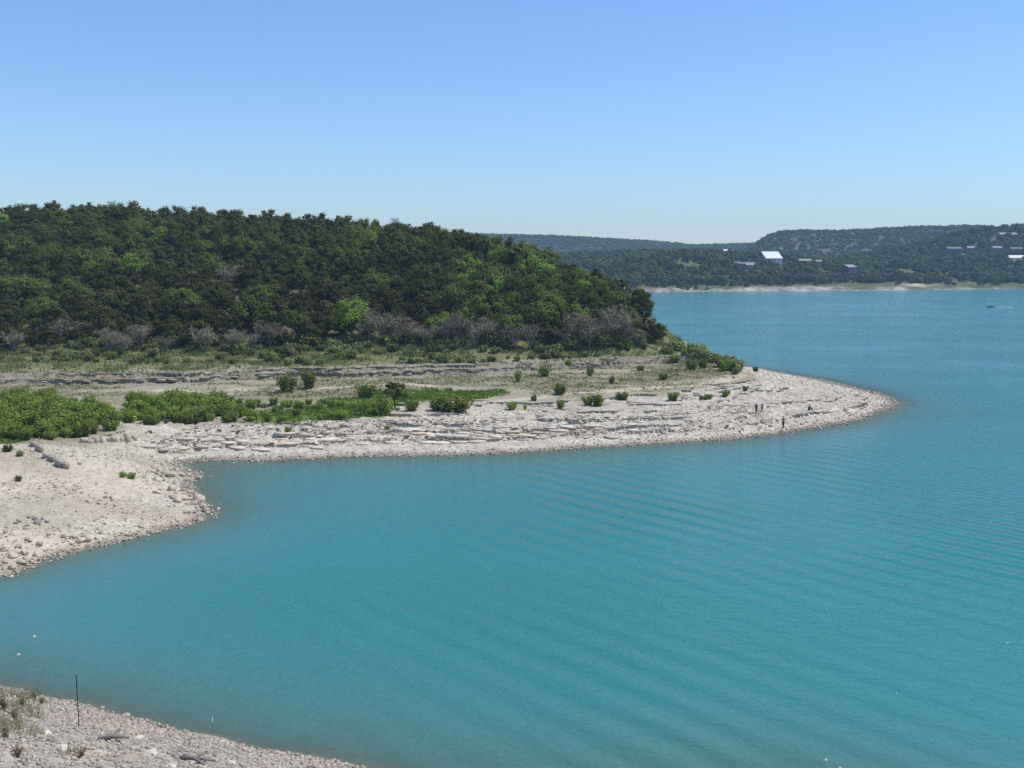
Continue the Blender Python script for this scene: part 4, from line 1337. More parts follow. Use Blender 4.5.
# ------------------------------------------------------------------ the near bank
sel = []
for k in range(36000):
    x = rng.uniform(-36, 0); y = rng.uniform(31, 62)
    sel.append((x, y))
sel = np.array(sel)
z0 = terrain(sel[:, 0], sel[:, 1]); sdv = bil(gsd, sel[:, 0], sel[:, 1])
dB = dist_poly(sel[:, 0], sel[:, 1], shoreB)
px, py = project(sel[:, 0], sel[:, 1], z0)
dens = np.where(dB < 4.5, 0.9, np.where(dB < 8, 0.8, 0.75)) * (0.5 + 0.5 * sstep(0.3, 0.6, vnoise(sel[:, 0] / 2.5, sel[:, 1] / 2.5, 111)))
k = (z0 > -0.15) & (dB < 22) & (rng.uniform(size=len(sel)) < dens) & (sdv > -0.4)
sel = sel[k]; z0 = z0[k]; dB = dB[k]; px = px[k]; py = py[k]
size = 0.07 + 0.22 * rng.beta(1.1, 4.0, len(sel)) + 0.03 * (dB < 3)
inview = (px > -6) & (py < 772)
big = np.argsort(-(size * inview))[:150]
bs = set(big.tolist())
for i in big:
    zn = 'in the pale waterline row' if dB[i] < 2.5 else 'in the grey band' if dB[i] < 6 else 'on the upper part'
    sd_ = 'left of the thin post' if px[i] < 78 else 'between thin post and driftwood' if px[i] < 190 else 'right of the driftwood'
    boulder(sel[i, 0], sel[i, 1], size[i], f'near bank stone {zn}, {sd_}', 'larger stones on the near bank', 'bank_stone', name='bank_stone', z=z0[i])
k = np.array([i not in bs for i in range(len(sel))])
stones_stuff('bank_rubble', np.concatenate([sel[k], z0[k][:, None]], 1), size[k], M['bank_stone'], 'fist-sized rubble covering the near bank')

X = rng.uniform(-46, 40, 16000); Y = rng.uniform(6, 50, 16000)
z0 = terrain(X, Y, False); a, b = project(X, Y, z0)
p5 = pts_in(X, Y, 0.7 * ((b > 775) | (a > 380) | (a < -8)) * (z0 > 0.1) * (0.3 + 0.7 * vnoise(X / 3, Y / 3, 115)))
stones_stuff('bluff_rubble', p5, 0.06 + 0.2 * rng.beta(1.1, 4, len(p5)), M['bank_stone'], 'loose rubble on the bluff under the viewpoint')


def near_pt(px, py):
    return on_ground(px, py)


q = near_pt(120, 759); boulder(q[0], q[1], 1.25, 'large smooth pale rock at the bottom edge of the near bank', None, 'bank_stone', False, 0.3, 'bank_rock', q[2] - .55, (1.1, 1, .75))
for px, py, sz_, lab in [(60, 747, .6, 'pale rock below the thin post, left one'), (98, 752, .5, 'pale rock between the weeds and the large smooth rock'), (150, 752, .55, 'pale rock right of the large smooth rock'), (168, 764, .5, 'pale rock at the bottom edge left of the driftwood'), (230, 762, .45, 'pale rock right of the driftwood'), (45, 735, .45, 'pale rock left below the thin post'), (138, 738, .4, 'pale rock right of the short driftwood stick'), (5, 760, .6, 'pale rock in the very corner of the photo')]:
    q = near_pt(px, py); boulder(q[0], q[1], sz_, lab, None, 'pale_stone', False, None, 'bank_rock', q[2] - sz_ * .25, (1.2, 1, .7))
q = near_pt(20, 746); boulder(q[0], q[1], 1.0, 'flat pale rock at the photo\'s lower left corner', None, 'bank_stone', False, 0.1, 'bank_rock', q[2] - .5, (1.3, 1, .75))
q = near_pt(192, 760)
dw = MB()
for a, b, r0 in [((-1.0, 0, .08), (1.0, .2, .16), .10), ((-.6, .3, .08), (.8, -.2, .14), .08), ((-.1, 0, .12), (.5, .5, .28), .04), ((-.5, -.1, .1), (-1.0, .3, .2), .035)]:
    a, b = Vector(a), Vector(b)
    dw.tube([a, a.lerp(b, .5) + Vector((0, 0, .05)), b], [r0, r0 * .85, r0 * .45], 7)
o = dw.build('driftwood', M['darkwood'], None, True, loc=q, rz=-0.3); tag(o, 'tangle of dark grey driftwood on the near bank stones', 'driftwood')
q = near_pt(112, 741)
dw2 = MB().tube([(-.6, 0, .1), (0, .1, .2), (.7, 0, .12)], [.1, .11, .05], 7).tube([(0, .1, .2), (.3, .4, .4)], [.05, .02], 5)
o = dw2.build('driftwood', M['darkwood'], None, True, loc=q, rz=.2); tag(o, 'short dark stick of driftwood right of the thin post', 'driftwood')

# thin post: a steel T-section with its studs
q = near_pt(79, 727)
post = empty('post', q, 'thin dark upright post standing in the stones of the near bank', 'post')
pm = MB().box(-.022, .022, -.005, .005, -.4, 2.42).box(-.004, .004, .0055, .034, -.4, 2.42)
for k in range(14): pm.box(-.012, .012, -.014, -.0055, .3 + k * .15, .33 + k * .15)
pm.build('post_shaft', simple_mat('rusty_steel', (0.07, 0.055, 0.05), 0.7, 0.3), post, rz=.4)
MB().box(-.09, .09, -.005, .005, -.45, -.2).build('anchor_plate', simple_mat('plate_steel', (0.08, 0.06, 0.05), 0.7, 0.3), post, rz=.4)


# weeds on the near bank
def weed(px, py, h, label, n_=26, spread=0.5, mat='straw'):
    q = near_pt(px, py)
    root = empty('weed', q, label, 'weed', 'dry weeds on the near bank')
    mb = MB(); cen = []
    for k in range(n_):
        a = rng.uniform(0, 2 * PI); L = h * rng.uniform(.5, 1.0); s = spread * rng.uniform(.2, 1)
        e = (math.cos(a) * s, math.sin(a) * s, L)
        mb.tube([(rng.normal() * .06, rng.normal() * .06, -.05), (e[0] * .35, e[1] * .35, L * .6), e], [.008, .006, .003], 3)
        for j in range(9):
            t = rng.uniform(.25, 1.0); cen.append((e[0] * t * t + rng.normal() * .05, e[1] * t * t + rng.normal() * .05, L * t))
    V, F = quads(np.array(cen), rng.normal(size=(len(cen), 3)), rng.uniform(.04, .1, len(cen)), 0.5)
    mb.build('stalks', M['straw'], root)
    obj('leaves', mesh_np('weed_leaves', V, F, False, dict(tint=rng.uniform(0, 1, len(V))), [M[mat]]), root)


for px, py, h, lab, m_ in [(4, 712, 1.1, 'tall straw-coloured weed at the left edge of the near bank', 'verge_bush'), (14, 722, .9, 'bushy dry weed second from the left on the near bank', 'straw'),
                       (22, 708, .8, 'dry weed with green leaves on the left crest of the near bank', 'verge_bush'), (34, 700, .55, 'small greenish weed outlined on the water left of the post', 'verge_bush'),
                       (42, 704, .4, 'tiny weed nearest the post on its left', 'verge_bush'), (6, 738, .7, 'low straw weed above the pale corner rock', 'straw'), (18, 756, .5, 'short reddish dry weed at the bottom corner', 'straw'), (82, 756, .45, 'thin straw weed left of the large smooth rock', 'straw')]:
    weed(px, py, h, lab, 26, h * .5, m_)
X = rng.uniform(-32, -14, 60000); Y = rng.uniform(36, 60, 60000)
z0 = terrain(X, Y); a, b = project(X, Y, z0)
blades('bank_grass', pts_in(X, Y, (0.5 * ((a < 75) & (b > 752)) + 0.13 * (a < 42) * (b > 692) * (b < 738)) * sstep(.35, .6, vnoise(X * .8, Y * .8, 5))), .34, .03, M['straw'], 'straw dry grass at the left edge of the near bank', tuft=4)
q = near_pt(213, 735)
st = empty('stalk', q, 'single thin white stalk standing at the water\'s edge right of the post', 'stalk')
MB().tube([(0, 0, -.1), (.01, 0, .5), (.0, 0, 1.0)], [.014, .012, .01], 5).build('stem', M['straw'], st)
MB().tube([(0, 0, .62), (0, 0, .8), (0, 0, 1.02)], [.02, .035, .01], 6).build('seed_head', simple_mat('white_fluff', (.75, .74, .7), .9), st)


# flower stems rooted on the bluff just below the camera
def flower_stem(root_xy, tip, heads, label, rad=.0028):
    x, y = root_xy; z = T1(x, y)
    root = empty('flower_stem', (x, y, z), label, 'flower', 'flowering stems by the camera')
    T_ = Vector(tip) - Vector((x, y, z))
    mid = Vector((T_.x * .3, T_.y * .3, T_.z * .85))
    pts = [Vector((0, 0, -.05)).lerp(mid, t / 4) * 1.0 for t in range(4)] + [mid.lerp(T_, t / 4) for t in range(5)]
    cv = []
    for t in np.linspace(0, 1, 12):
        cv.append((1 - t) ** 2 * Vector((0, 0, -.05)) + 2 * t * (1 - t) * mid + t * t * T_)
    MB().tube(cv, [rad * (1 - .7 * i / 11) for i in range(12)], 5).build('stem', M['stem'], root)
    for t in heads:
        p_ = (1 - t) ** 2 * Vector((0, 0, -.05)) + 2 * t * (1 - t) * mid + t * t * T_
        mb = MB()
        for k in range(7):
            a = 2 * PI * k / 7
            mb.tube([p_, p_ + Vector((math.cos(a) * .005, math.sin(a) * .005, .004)), p_ + Vector((math.cos(a) * .008, math.sin(a) * .008, .001))], [.002, .004, .002], 4)
        mb.build('flower', M['petal'], root)


M['stem'] = simple_mat('pale_stem', (.42, .40, .22), .8, var=.1)
M['petal'] = simple_mat('pale_petals', (.72, .70, .55), .7, var=.08)
def at_dist(px, py, Y):
    a = (px - 512) / 1000.0; b = (384 - py) / 1000.0
    t = Y / (cp + b * sp)
    return (a * t, Y, CAMH + (-sp + b * cp) * t)


flower_stem((-3.9, 5.0), at_dist(46, 633, 5.0), (.86, .97), 'pale flowering stem arching over the water above the near bank')
flower_stem((-3.8, 4.9), at_dist(29, 651, 5.0), (.97,), 'short pale flowering stem just under the arching one')
flower_stem((-3.7, 4.8), at_dist(6, 678, 4.9), (.8, .97), 'flowering stem at the photo\'s left edge over the bank')
flower_stem((1.75, 4.6), at_dist(824, 757, 4.6), (.97,), 'whitish flower tip poking up at the bottom edge right of centre')
flower_stem((1.8, 4.6), at_dist(837, 763, 4.6), (.95,), 'lower whitish stem tip right of the first at the bottom edge')

# ------------------------------------------------------------------ people on the spit
skin_m = simple_mat('skin', (.45, .28, .20), .6, var=.05)
hair_m = simple_mat('dark_hair', (.035, .025, .02), .7)
shoe_m = simple_mat('shoes', (.06, .055, .05), .7)


def skin_mesh(name, verts, edges, radii, mat):
    me = bpy.data.meshes.new(name)
    me.from_pydata(verts, edges, [])
    o = bpy.data.objects.new(name, me); C.objects.link(o)
    o.modifiers.new('skin', 'SKIN'); s = o.modifiers.new('sub', 'SUBSURF'); s.levels = 1; s.render_levels = 1
    for i, r in enumerate(radii):
        me.skin_vertices[0].data[i].radius = (r, r)
    me.skin_vertices[0].data[0].use_root = True
    dg = bpy.context.evaluated_depsgraph_get()
    new = bpy.data.meshes.new_from_object(o.evaluated_get(dg))
    bpy.data.objects.remove(o)
    new.materials.clear(); new.materials.append(mat)
    new.polygons.foreach_set('use_smooth', np.ones(len(new.polygons), bool))
    return new


def person(loc, rz, J, H, label, top, bottom, short_sleeve=True, shorts=False, group='people on the spit'):
    """J: joint positions for a 1.75 m figure"""
    s = H / 1.75
    n_ = ['pelvis', 'waist', 'chest', 'neck', 'jaw', 'head', 'crown_top', 'shl', 'ell', 'wrl', 'hal', 'shr', 'elr', 'wrr', 'har', 'hil', 'knl', 'anl', 'tol', 'hir', 'knr', 'anr', 'tor']
    R_ = dict(pelvis=.13, waist=.115, chest=.135, neck=.055, jaw=.075, head=.095, crown_top=.06, shl=.06, ell=.042, wrl=.03, hal=.032, shr=.06, elr=.042, wrr=.03, har=.032, hil=.09, knl=.06, anl=.042, tol=.035, hir=.09, knr=.06, anr=.042, tor=.035)
    E_ = [('pelvis', 'waist'), ('waist', 'chest'), ('chest', 'neck'), ('neck', 'jaw'), ('jaw', 'head'), ('head', 'crown_top'), ('chest', 'shl'), ('shl', 'ell'), ('ell', 'wrl'), ('wrl', 'hal'), ('chest', 'shr'), ('shr', 'elr'), ('elr', 'wrr'), ('wrr', 'har'),
          ('pelvis', 'hil'), ('hil', 'knl'), ('knl', 'anl'), ('anl', 'tol'), ('pelvis', 'hir'), ('hir', 'knr'), ('knr', 'anr'), ('anr', 'tor')]
    ix = {k: i for i, k in enumerate(n_)}
    root = empty('person', loc, label, 'person', group, rz, s)
    me = skin_mesh('body', [J[k] for k in n_], [(ix[a], ix[b]) for a, b in E_], [R_[k] for k in n_], skin_m)
    obj('body', me, root)
    def sub(name, names, edges, grow, mat):
        k2 = {k: i for i, k in enumerate(names)}
        obj(name, skin_mesh(name, [J[k] for k in names], [(k2[a], k2[b]) for a, b in edges], [R_[k] * grow + .008 for k in names], mat), root)
    sl = ['shl', 'ell', 'shr', 'elr']
    J['collar'] = tuple(np.array(J['chest']) * .45 + np.array(J['neck']) * .55); R_['collar'] = .075
    sub('shirt', ['waist', 'pelvis', 'chest', 'collar'] + sl, [('pelvis', 'waist'), ('waist', 'chest'), ('chest', 'collar'), ('chest', 'shl'), ('shl', 'ell'), ('chest', 'shr'), ('shr', 'elr')], 1.08, top)
    lg_ = ['pelvis', 'hil', 'knl', 'hir', 'knr'] + ([] if shorts else ['anl', 'anr'])
    sub('shorts' if shorts else 'trousers', lg_, [('pelvis', 'hil'), ('hil', 'knl'), ('pelvis', 'hir'), ('hir', 'knr')] + ([] if shorts else [('knl', 'anl'), ('knr', 'anr')]), 1.14, bottom)
    hd = np.array(J['head'])
    bm = bmesh.new(); bmesh.ops.create_icosphere(bm, subdivisions=2, radius=.112)
    bmesh.ops.delete(bm, geom=[v for v in bm.verts if v.co.z < .01 and v.co.y < .03], context='VERTS')
    for v in bm.verts: v.co += Vector(hd) + Vector((0, .012, .025))
    hm = bpy.data.meshes.new('hair'); bm.to_mesh(hm); bm.free(); hm.materials.append(hair_m)
    obj('hair', hm, root)
    for a in ('l', 'r'):
        t_ = Vector(J['to' + a]); an = Vector(J['an' + a])
        MB().tube([an + Vector((0, .05, -.03)), an.lerp(t_, .5) + Vector((0, 0, -.01)), t_], [.05, .055, .042], 7).build('shoe', shoe_m, root, True)
    return root


def stand(step=.1, armx=.26, army=0.0, lean=0.0, wide=.1):
    return dict(pelvis=(0, 0, .93), waist=(0, -lean * .3, 1.08), chest=(0, -lean * .7, 1.32), neck=(0, -lean, 1.50), jaw=(0, -lean - .03, 1.57), head=(0, -lean - .01, 1.65), crown_top=(0, -lean, 1.72),
                shl=(-.18, -lean * .8, 1.42), ell=(-armx, army * .4 - lean, 1.14), wrl=(-armx - .02, army - .06 - lean, .92), hal=(-armx - .02, army - .09 - lean, .83),
                shr=(.18, -lean * .8, 1.42), elr=(armx, army * .4 - lean, 1.14), wrr=(armx + .02, army - .06 - lean, .92), har=(armx + .02, army - .09 - lean, .83),
                hil=(-.09, 0, .86), knl=(-wide, -step, .48), anl=(-wide, -step * .4, .08), tol=(-wide, -step * .4 - .17, .035), hir=(.09, 0, .86), knr=(wide, step * .3 - .03, .48), anr=(wide, step, .08), tor=(wide, step - .17, .035))


def sit():
    return dict(pelvis=(0, 0, .14), waist=(0, -.02, .32), chest=(0, -.08, .56), neck=(0, -.12, .74), jaw=(0, -.16, .80), head=(0, -.14, .89), crown_top=(0, -.13, .97),
                shl=(-.18, -.1, .66), ell=(-.27, -.25, .45), wrl=(-.14, -.42, .48), hal=(-.08, -.46, .47), shr=(.18, -.1, .66), elr=(.27, -.25, .45), wrr=(.14, -.42, .48), har=(.08, -.46, .47),
                hil=(-.1, -.06, .13), knl=(-.15, -.42, .46), anl=(-.13, -.62, .09), tol=(-.13, -.8, .04), hir=(.1, -.06, .13), knr=(.15, -.42, .46), anr=(.13, -.62, .09), tor=(.13, -.8, .04))


cl = lambda n_, c: simple_mat(n_, c, .85, var=.1, scale=8)
q = on_ground(756, 412.5); person(q, .4, stand(.08), 1.66, 'standing person in dark clothes, left one of a pair on the white spit', cl('black_shirt', (.03, .028, .035)), cl('black_trousers', (.02, .02, .025)))
q = on_ground(762, 412.5); person(q, -.3, stand(.05, .3), 1.62, 'standing person in grey top and dark shorts, right one of the pair', cl('grey_shirt', (.24, .22, .22)), cl('dark_shorts', (.05, .05, .06)), shorts=True)
q = on_ground(808.5, 412); person(q, .9, sit(), 1.8, 'person in dark clothes sitting on the outer spit stones', cl('charcoal_shirt', (.07, .065, .06)), cl('dark_trousers', (.03, .03, .03)))
q = on_ground(783, 428); person(q, .2, stand(.2, .38, -.25, .12, .14), 1.82, 'person in tan shirt and dark trousers stepping near the water\'s edge', cl('tan_shirt', (.30, .21, .12)), cl('navy_trousers', (.03, .032, .055)))

# ------------------------------------------------------------------ boat
bt = empty('motorboat', (*unproj(990.5, 307.3, 0), 0), 'small dark motorboat crossing the far water near the right edge', 'boat', rz=math.radians(100), scale=.72)
prof = []
for t in np.linspace(0, 1, 9):
    wd_ = .95 * (1 - max(0, (t - .45) / .55) ** 2.2); prof.append((-2.6 + 5.4 * t, max(wd_, .03), .62 + .42 * t ** 2))
V = []; F = []
for x, w_, zt in prof:
    V += [(-w_, x, zt), (-w_ * .75, x, .02), (0, x, -.22 + .3 * max(0, (x - 1.2) / 1.6) ** 2), (w_ * .75, x, .02), (w_, x, zt)]
for i in range(8):
    for k in range(4): F.append((i * 5 + k, i * 5 + k + 1, i * 5 + k + 6, i * 5 + k + 5))
F.append((0, 1, 2, 3, 4)[::-1])
MB().add(V, F).build('hull', simple_mat('dark_hull', (.05, .055, .07), .35, spec=.5), bt, True)
dk = MB(); V = []; F = []
for x, w_, zt in prof[4:]: V += [(-w_ * .96, x, zt - .03), (w_ * .96, x, zt - .03)]
for i in range(4): F.append((2 * i, 2 * i + 1, 2 * i + 3, 2 * i + 2))
dk.add(V, F).box(-.85, .85, -2.4, .1, .12, .2).build('deck', simple_mat('grey_deck', (.3, .3, .3), .6), bt)
MB().add([(-.75, .3, .72), (.75, .3, .72), (.6, -.05, 1.25), (-.6, -.05, 1.25), (-.75, .33, .72), (.75, .33, .72), (.6, -.02, 1.25), (-.6, -.02, 1.25)], [(0, 1, 2, 3), (7, 6, 5, 4), (0, 4, 5, 1), (1, 5, 6, 2), (2, 6, 7, 3), (3, 7, 4, 0)]).build('windscreen', simple_mat('dark_screen', (.04, .05, .06), .1, spec=.5), bt)
MB().box(-.22, .22, -2.95, -2.6, .35, 1.05).box(-.07, .07, -2.85, -2.68, -.5, .35).build('outboard', simple_mat('black_cowling', (.03, .03, .03), .4), bt)
for xx in (-.4, .4): MB().box(xx - .25, xx + .25, -.9, -.45, .2, .6).box(xx - .25, xx + .25, -1.0, -.9, .2, 1.0).build('seat', simple_mat('boat_seat', (.35, .35, .35), .7), bt)
wk = MB()
fv = []; 
k = 420
aa = rng.uniform(0, 1, k) ** 1.4; xs = rng.normal(size=k) * (.5 + 1.2 * aa)
cen = np.stack([xs, -2.8 - aa * 9.5, .06 + .22 * (1 - aa) * rng.uniform(0, 1, k)], 1)
V, F = quads(cen, rng.normal(size=(k, 3)) * .35 + np.array([0, 0, 1]), rng.uniform(.15, .5, k))
ob = obj('wake_foam', mesh_np('wake_foam', V, F, False, None, [simple_mat('foam', (.75, .78, .78), .8, var=.05)]), None, bt.location, math.radians(100))
tag(ob, 'white foam of the wake trailing behind the small motorboat', 'wake', kind='stuff')

# ------------------------------------------------------------------ far trees
far_lod = [crown(np.random.default_rng(700 + i), 1.0, 1.0, 0.02, 26, 10, 0.15, 'dome')[:3] for i in range(6)]
far_me_ = [mesh_np('far_tree', V, F, False, dict(tint=t), [M['far_leaf']]) for V, F, t in far_lod]
houses = [  # px, roof-centre y, width px, distance, kind
    (770, 255.5, 18, 985, 'white'), (724, 251, 4, 1010, 'smallwhite'), (742, 262.5, 20, 960, 'greylong'), (748, 264.5, 7, 945, 'pale'), (802, 260, 12, 985, 'palelong'), (816, 261, 5, 985, 'pale'),
    (846, 266.5, 12, 955, 'dark'), (949, 248, 14, 1140, 'greyblue'), (966, 247, 6, 1150, 'tan'), (992, 247, 8, 1140, 'tan'), (1011, 248, 12, 1135, 'greylong'), (1002, 234, 17, 1230, 'greyroof'), (1014, 257.5, 19, 1075, 'whitelong'),
    (834, 231, 6, 1890, 'white2'), (866, 230.5, 6, 1890, 'white2'), (783, 232, 5, 1890, 'tan')]
HP = [((h[0] - 512) / 1000 * h[3], h[3], h[2] / 1000 * h[3]) for h in houses]


def clear_of_houses(x, y):
    r_ = np.ones(len(x), bool)
    for (hx_, hy_, w_), h_ in zip(HP, houses):
        # keep the house plot and a strip in front of it open
        r_ &= ~((np.abs(x - hx_ * y / hy_) < w_ * 0.62) & (y > hy_ - (16 if h_[4] in ('whitelong', 'white') else 6)) & (y < hy_ + 8))
    return r_


n_ = 7000
PXr = rng.uniform(470, 1110, n_); sdep = rng.uniform(0, 1, n_)
YS = far_shore_y(PXr)
Yr = YS + 13 + (1300 - YS) * sdep ** 1.15
Xr = (PXr - 512) / 1000 * Yr
gap = vnoise(Xr / 28, Yr / 24, 121)
s_ = Yr - YS
k = clear_of_houses(Xr, Yr) & ((gap > 0.34) | (s_ > 120)) & ((s_ > 38) | (rng.uniform(size=n_) < np.where(PXr < 830, 0.5, 0.2)))
k &= ~((PXr > 905) & (PXr < 925) & (s_ < 42)) & ~((PXr > 832) & (PXr < 905) & (s_ < 52) & (rng.uniform(size=n_) < .8))
Xr, Yr, PXr, s_ = Xr[k], Yr[k], PXr[k], s_[k]
Hr = rng.uniform(5.0, 9.0, len(Xr)) * np.where(s_ < 35, 0.6, 1)
Zr = far_terrain(Xr, Yr) - 0.3
frontq = np.argsort(s_ + rng.uniform(0, 25, len(s_)) + np.where((PXr < 640) | (PXr > 1030), 1e4, 0))[:290]
fs = set(frontq.tolist())
for i in frontq:
    px = PXr[i]
    wh = ('by its left end' if px < 690 else 'below the white cabin' if px < 735 else 'below the white-roofed house' if px < 795 else 'below the long pale house' if px < 832 else
          'near the dark house' if px < 880 else 'by the sandy beach' if px < 930 else 'below the hillside houses' if px < 985 else 'below the long white roof')
    ht = 'low bushy tree' if Hr[i] < 5 else 'rounded green tree' if Hr[i] < 7.2 else 'tall rounded tree'
    dp = 'at the far waterline' if s_[i] < 45 else 'on the far shore rise'
    o = obj('shore_tree', far_me_[int(rng.integers(6))], None, (Xr[i], Yr[i], Zr[i]), rng.uniform(0, 6.28), (Hr[i] * rng.uniform(.9, 1.25), Hr[i] * rng.uniform(.9, 1.25), Hr[i]))
    tag(o, f'{ht} {dp} {wh}', 'tree', 'trees along the far shore')
its = [(Xr[i], Yr[i], Zr[i], Hr[i] * rng.uniform(.9, 1.2), Hr[i], rng.uniform(0, 6.28), int(rng.integers(6))) for i in range(len(Xr)) if i not in fs]
tag(obj('far_shore_woods', joined('far_shore_woods', its, lambda v: far_lod[v], M['far_leaf'])), 'mixed green woods covering the hills behind the far shore', 'woods', kind='stuff')
tiny = [crown(np.random.default_rng(800 + i), 1.0, 1.15, 0.0, 12, 4, 0.34, 'dome')[:3] for i in range(5)]
n_ = 20000
PXr = rng.uniform(430, 1110, n_)
t3 = rng.uniform(size=n_) < .5
Yr = np.where(t3, rng.uniform(2140, 2570, n_), rng.uniform(1620, 1990, n_))
k = (~t3 & (PXr > 715)) | (t3 & (PXr < 800))
face = (Yr > 1640) & (Yr < 1870) & (PXr > 755) & (PXr < 880)
k &= ~(face & (rng.uniform(size=n_) < 0.4))
Xr = (PXr - 512) / 1000 * Yr
k &= clear_of_houses(Xr, Yr)
Xr, Yr = Xr[k], Yr[k]
Zr = far_terrain(Xr, Yr) - .5
Hr = rng.uniform(4, 7.0, len(Xr))
its = [(Xr[i], Yr[i], Zr[i], Hr[i] * 1.4, Hr[i], rng.uniform(0, 6.28), int(rng.integers(5))) for i in range(len(Xr))]
tag(obj('ridge_woods', joined('ridge_woods', its, lambda v: tiny[v], M['far_leaf'])), 'bluish dark woods on the flat-topped hill and the farthest ridge', 'woods', kind='stuff')

# ------------------------------------------------------------------ houses
HM = dict(white=simple_mat('white_metal_roof', (.72, .72, .72), .45, var=.03), offwhite=simple_mat('pale_roof', (.30, .275, .245), .7), grey=simple_mat('grey_roof', (.17, .17, .175), .7), wall_w=simple_mat('white_wall', (.70, .69, .66), .8),
          wall_t=simple_mat('tan_wall', (.28, .22, .17), .85), wall_d=simple_mat('dark_wall', (.08, .07, .065), .85), wall_b=simple_mat('bluish_wall', (.13, .135, .13), .8), pane=simple_mat('window_pane', (.03, .035, .045), .15, spec=.5), frame=simple_mat('window_frame', (.6, .6, .58), .6))


def house(x, y, wd, dp, wall_h, rise, label, roofm, wallm, nwin, rz=0.0, z=None, shed=False, over=.6, group='houses on the far hills'):
    z = float(far_terrain(np.array([x]), np.array([y]))[0]) if z is None else z
    root = empty('house', (x, y, z), label, 'house', group, rz)
    w2, d2 = wd / 2, dp / 2
    if shed:
        V = [(-w2, -d2, -2), (w2, -d2, -2), (w2, d2, -2), (-w2, d2, -2), (-w2, -d2, wall_h), (w2, -d2, wall_h), (w2, d2, wall_h + rise), (-w2, d2, wall_h + rise)]
        MB().add(V, [(0, 1, 5, 4), (1, 2, 6, 5), (2, 3, 7, 6), (3, 0, 4, 7), (4, 5, 6, 7)]).build('wall', wallm, root)
        k = rise / dp * over
        a = [(-w2 - over, -d2 - over, wall_h - k + .01), (w2 + over, -d2 - over, wall_h - k + .01), (w2 + over, d2 + over, wall_h + rise + k + .01), (-w2 - over, d2 + over, wall_h + rise + k + .01)]
        V = a + [(p_[0], p_[1], p_[2] + .3) for p_ in a]
        MB().add(V, [(3, 2, 1, 0), (4, 5, 6, 7), (0, 1, 5, 4), (1, 2, 6, 5), (2, 3, 7, 6), (3, 0, 4, 7)]).build('roof', roofm, root)
    else:
        V = [(-w2, -d2, -2), (w2, -d2, -2), (w2, d2, -2), (-w2, d2, -2), (-w2, -d2, wall_h), (w2, -d2, wall_h), (w2, d2, wall_h), (-w2, d2, wall_h), (-w2, 0, wall_h + rise), (w2, 0, wall_h + rise)]
        MB().add(V, [(0, 1, 5, 4), (2, 3, 7, 6), (1, 2, 6, 9, 5), (3, 0, 4, 8, 7)]).build('wall', wallm, root)
        k = rise / d2 * over
        rf = MB()
        for s in (-1, 1):
            a = [(-w2 - over, s * (d2 + over), wall_h - k), (w2 + over, s * (d2 + over), wall_h - k), (w2 + over, 0, wall_h + rise), (-w2 - over, 0, wall_h + rise)]
            V = a + [(p_[0], p_[1], p_[2] + .25) for p_ in a]
            rf.add(V, [(3, 2, 1, 0), (4, 5, 6, 7), (0, 1, 5, 4), (1, 2, 6, 5), (2, 3, 7, 6), (3, 0, 4, 7)])
        rf.build('roof', roofm, root)
    for i in range(nwin):
        cx = -w2 + wd * (i + .7) / (nwin + .7)
        ww = min(1.6, wd / (nwin + 1) * .6)
        wn = MB().box(cx - ww / 2 - .12, cx + ww / 2 + .12, -d2 - .06, -d2 - .003, wall_h * .35 - .12, wall_h * .8 + .12).build('window', HM['frame'], root)
        MB().box(cx - ww / 2, cx + ww / 2, -d2 - .09, -d2 - .062, wall_h * .35, wall_h * .8).build('pane', HM['pane'], wn)
    MB().box(-w2 + .3, -w2 + 1.2, -d2 - .07, -d2 - .003, 0, 2.1).build('door', HM['wall_d'], root)
    return root


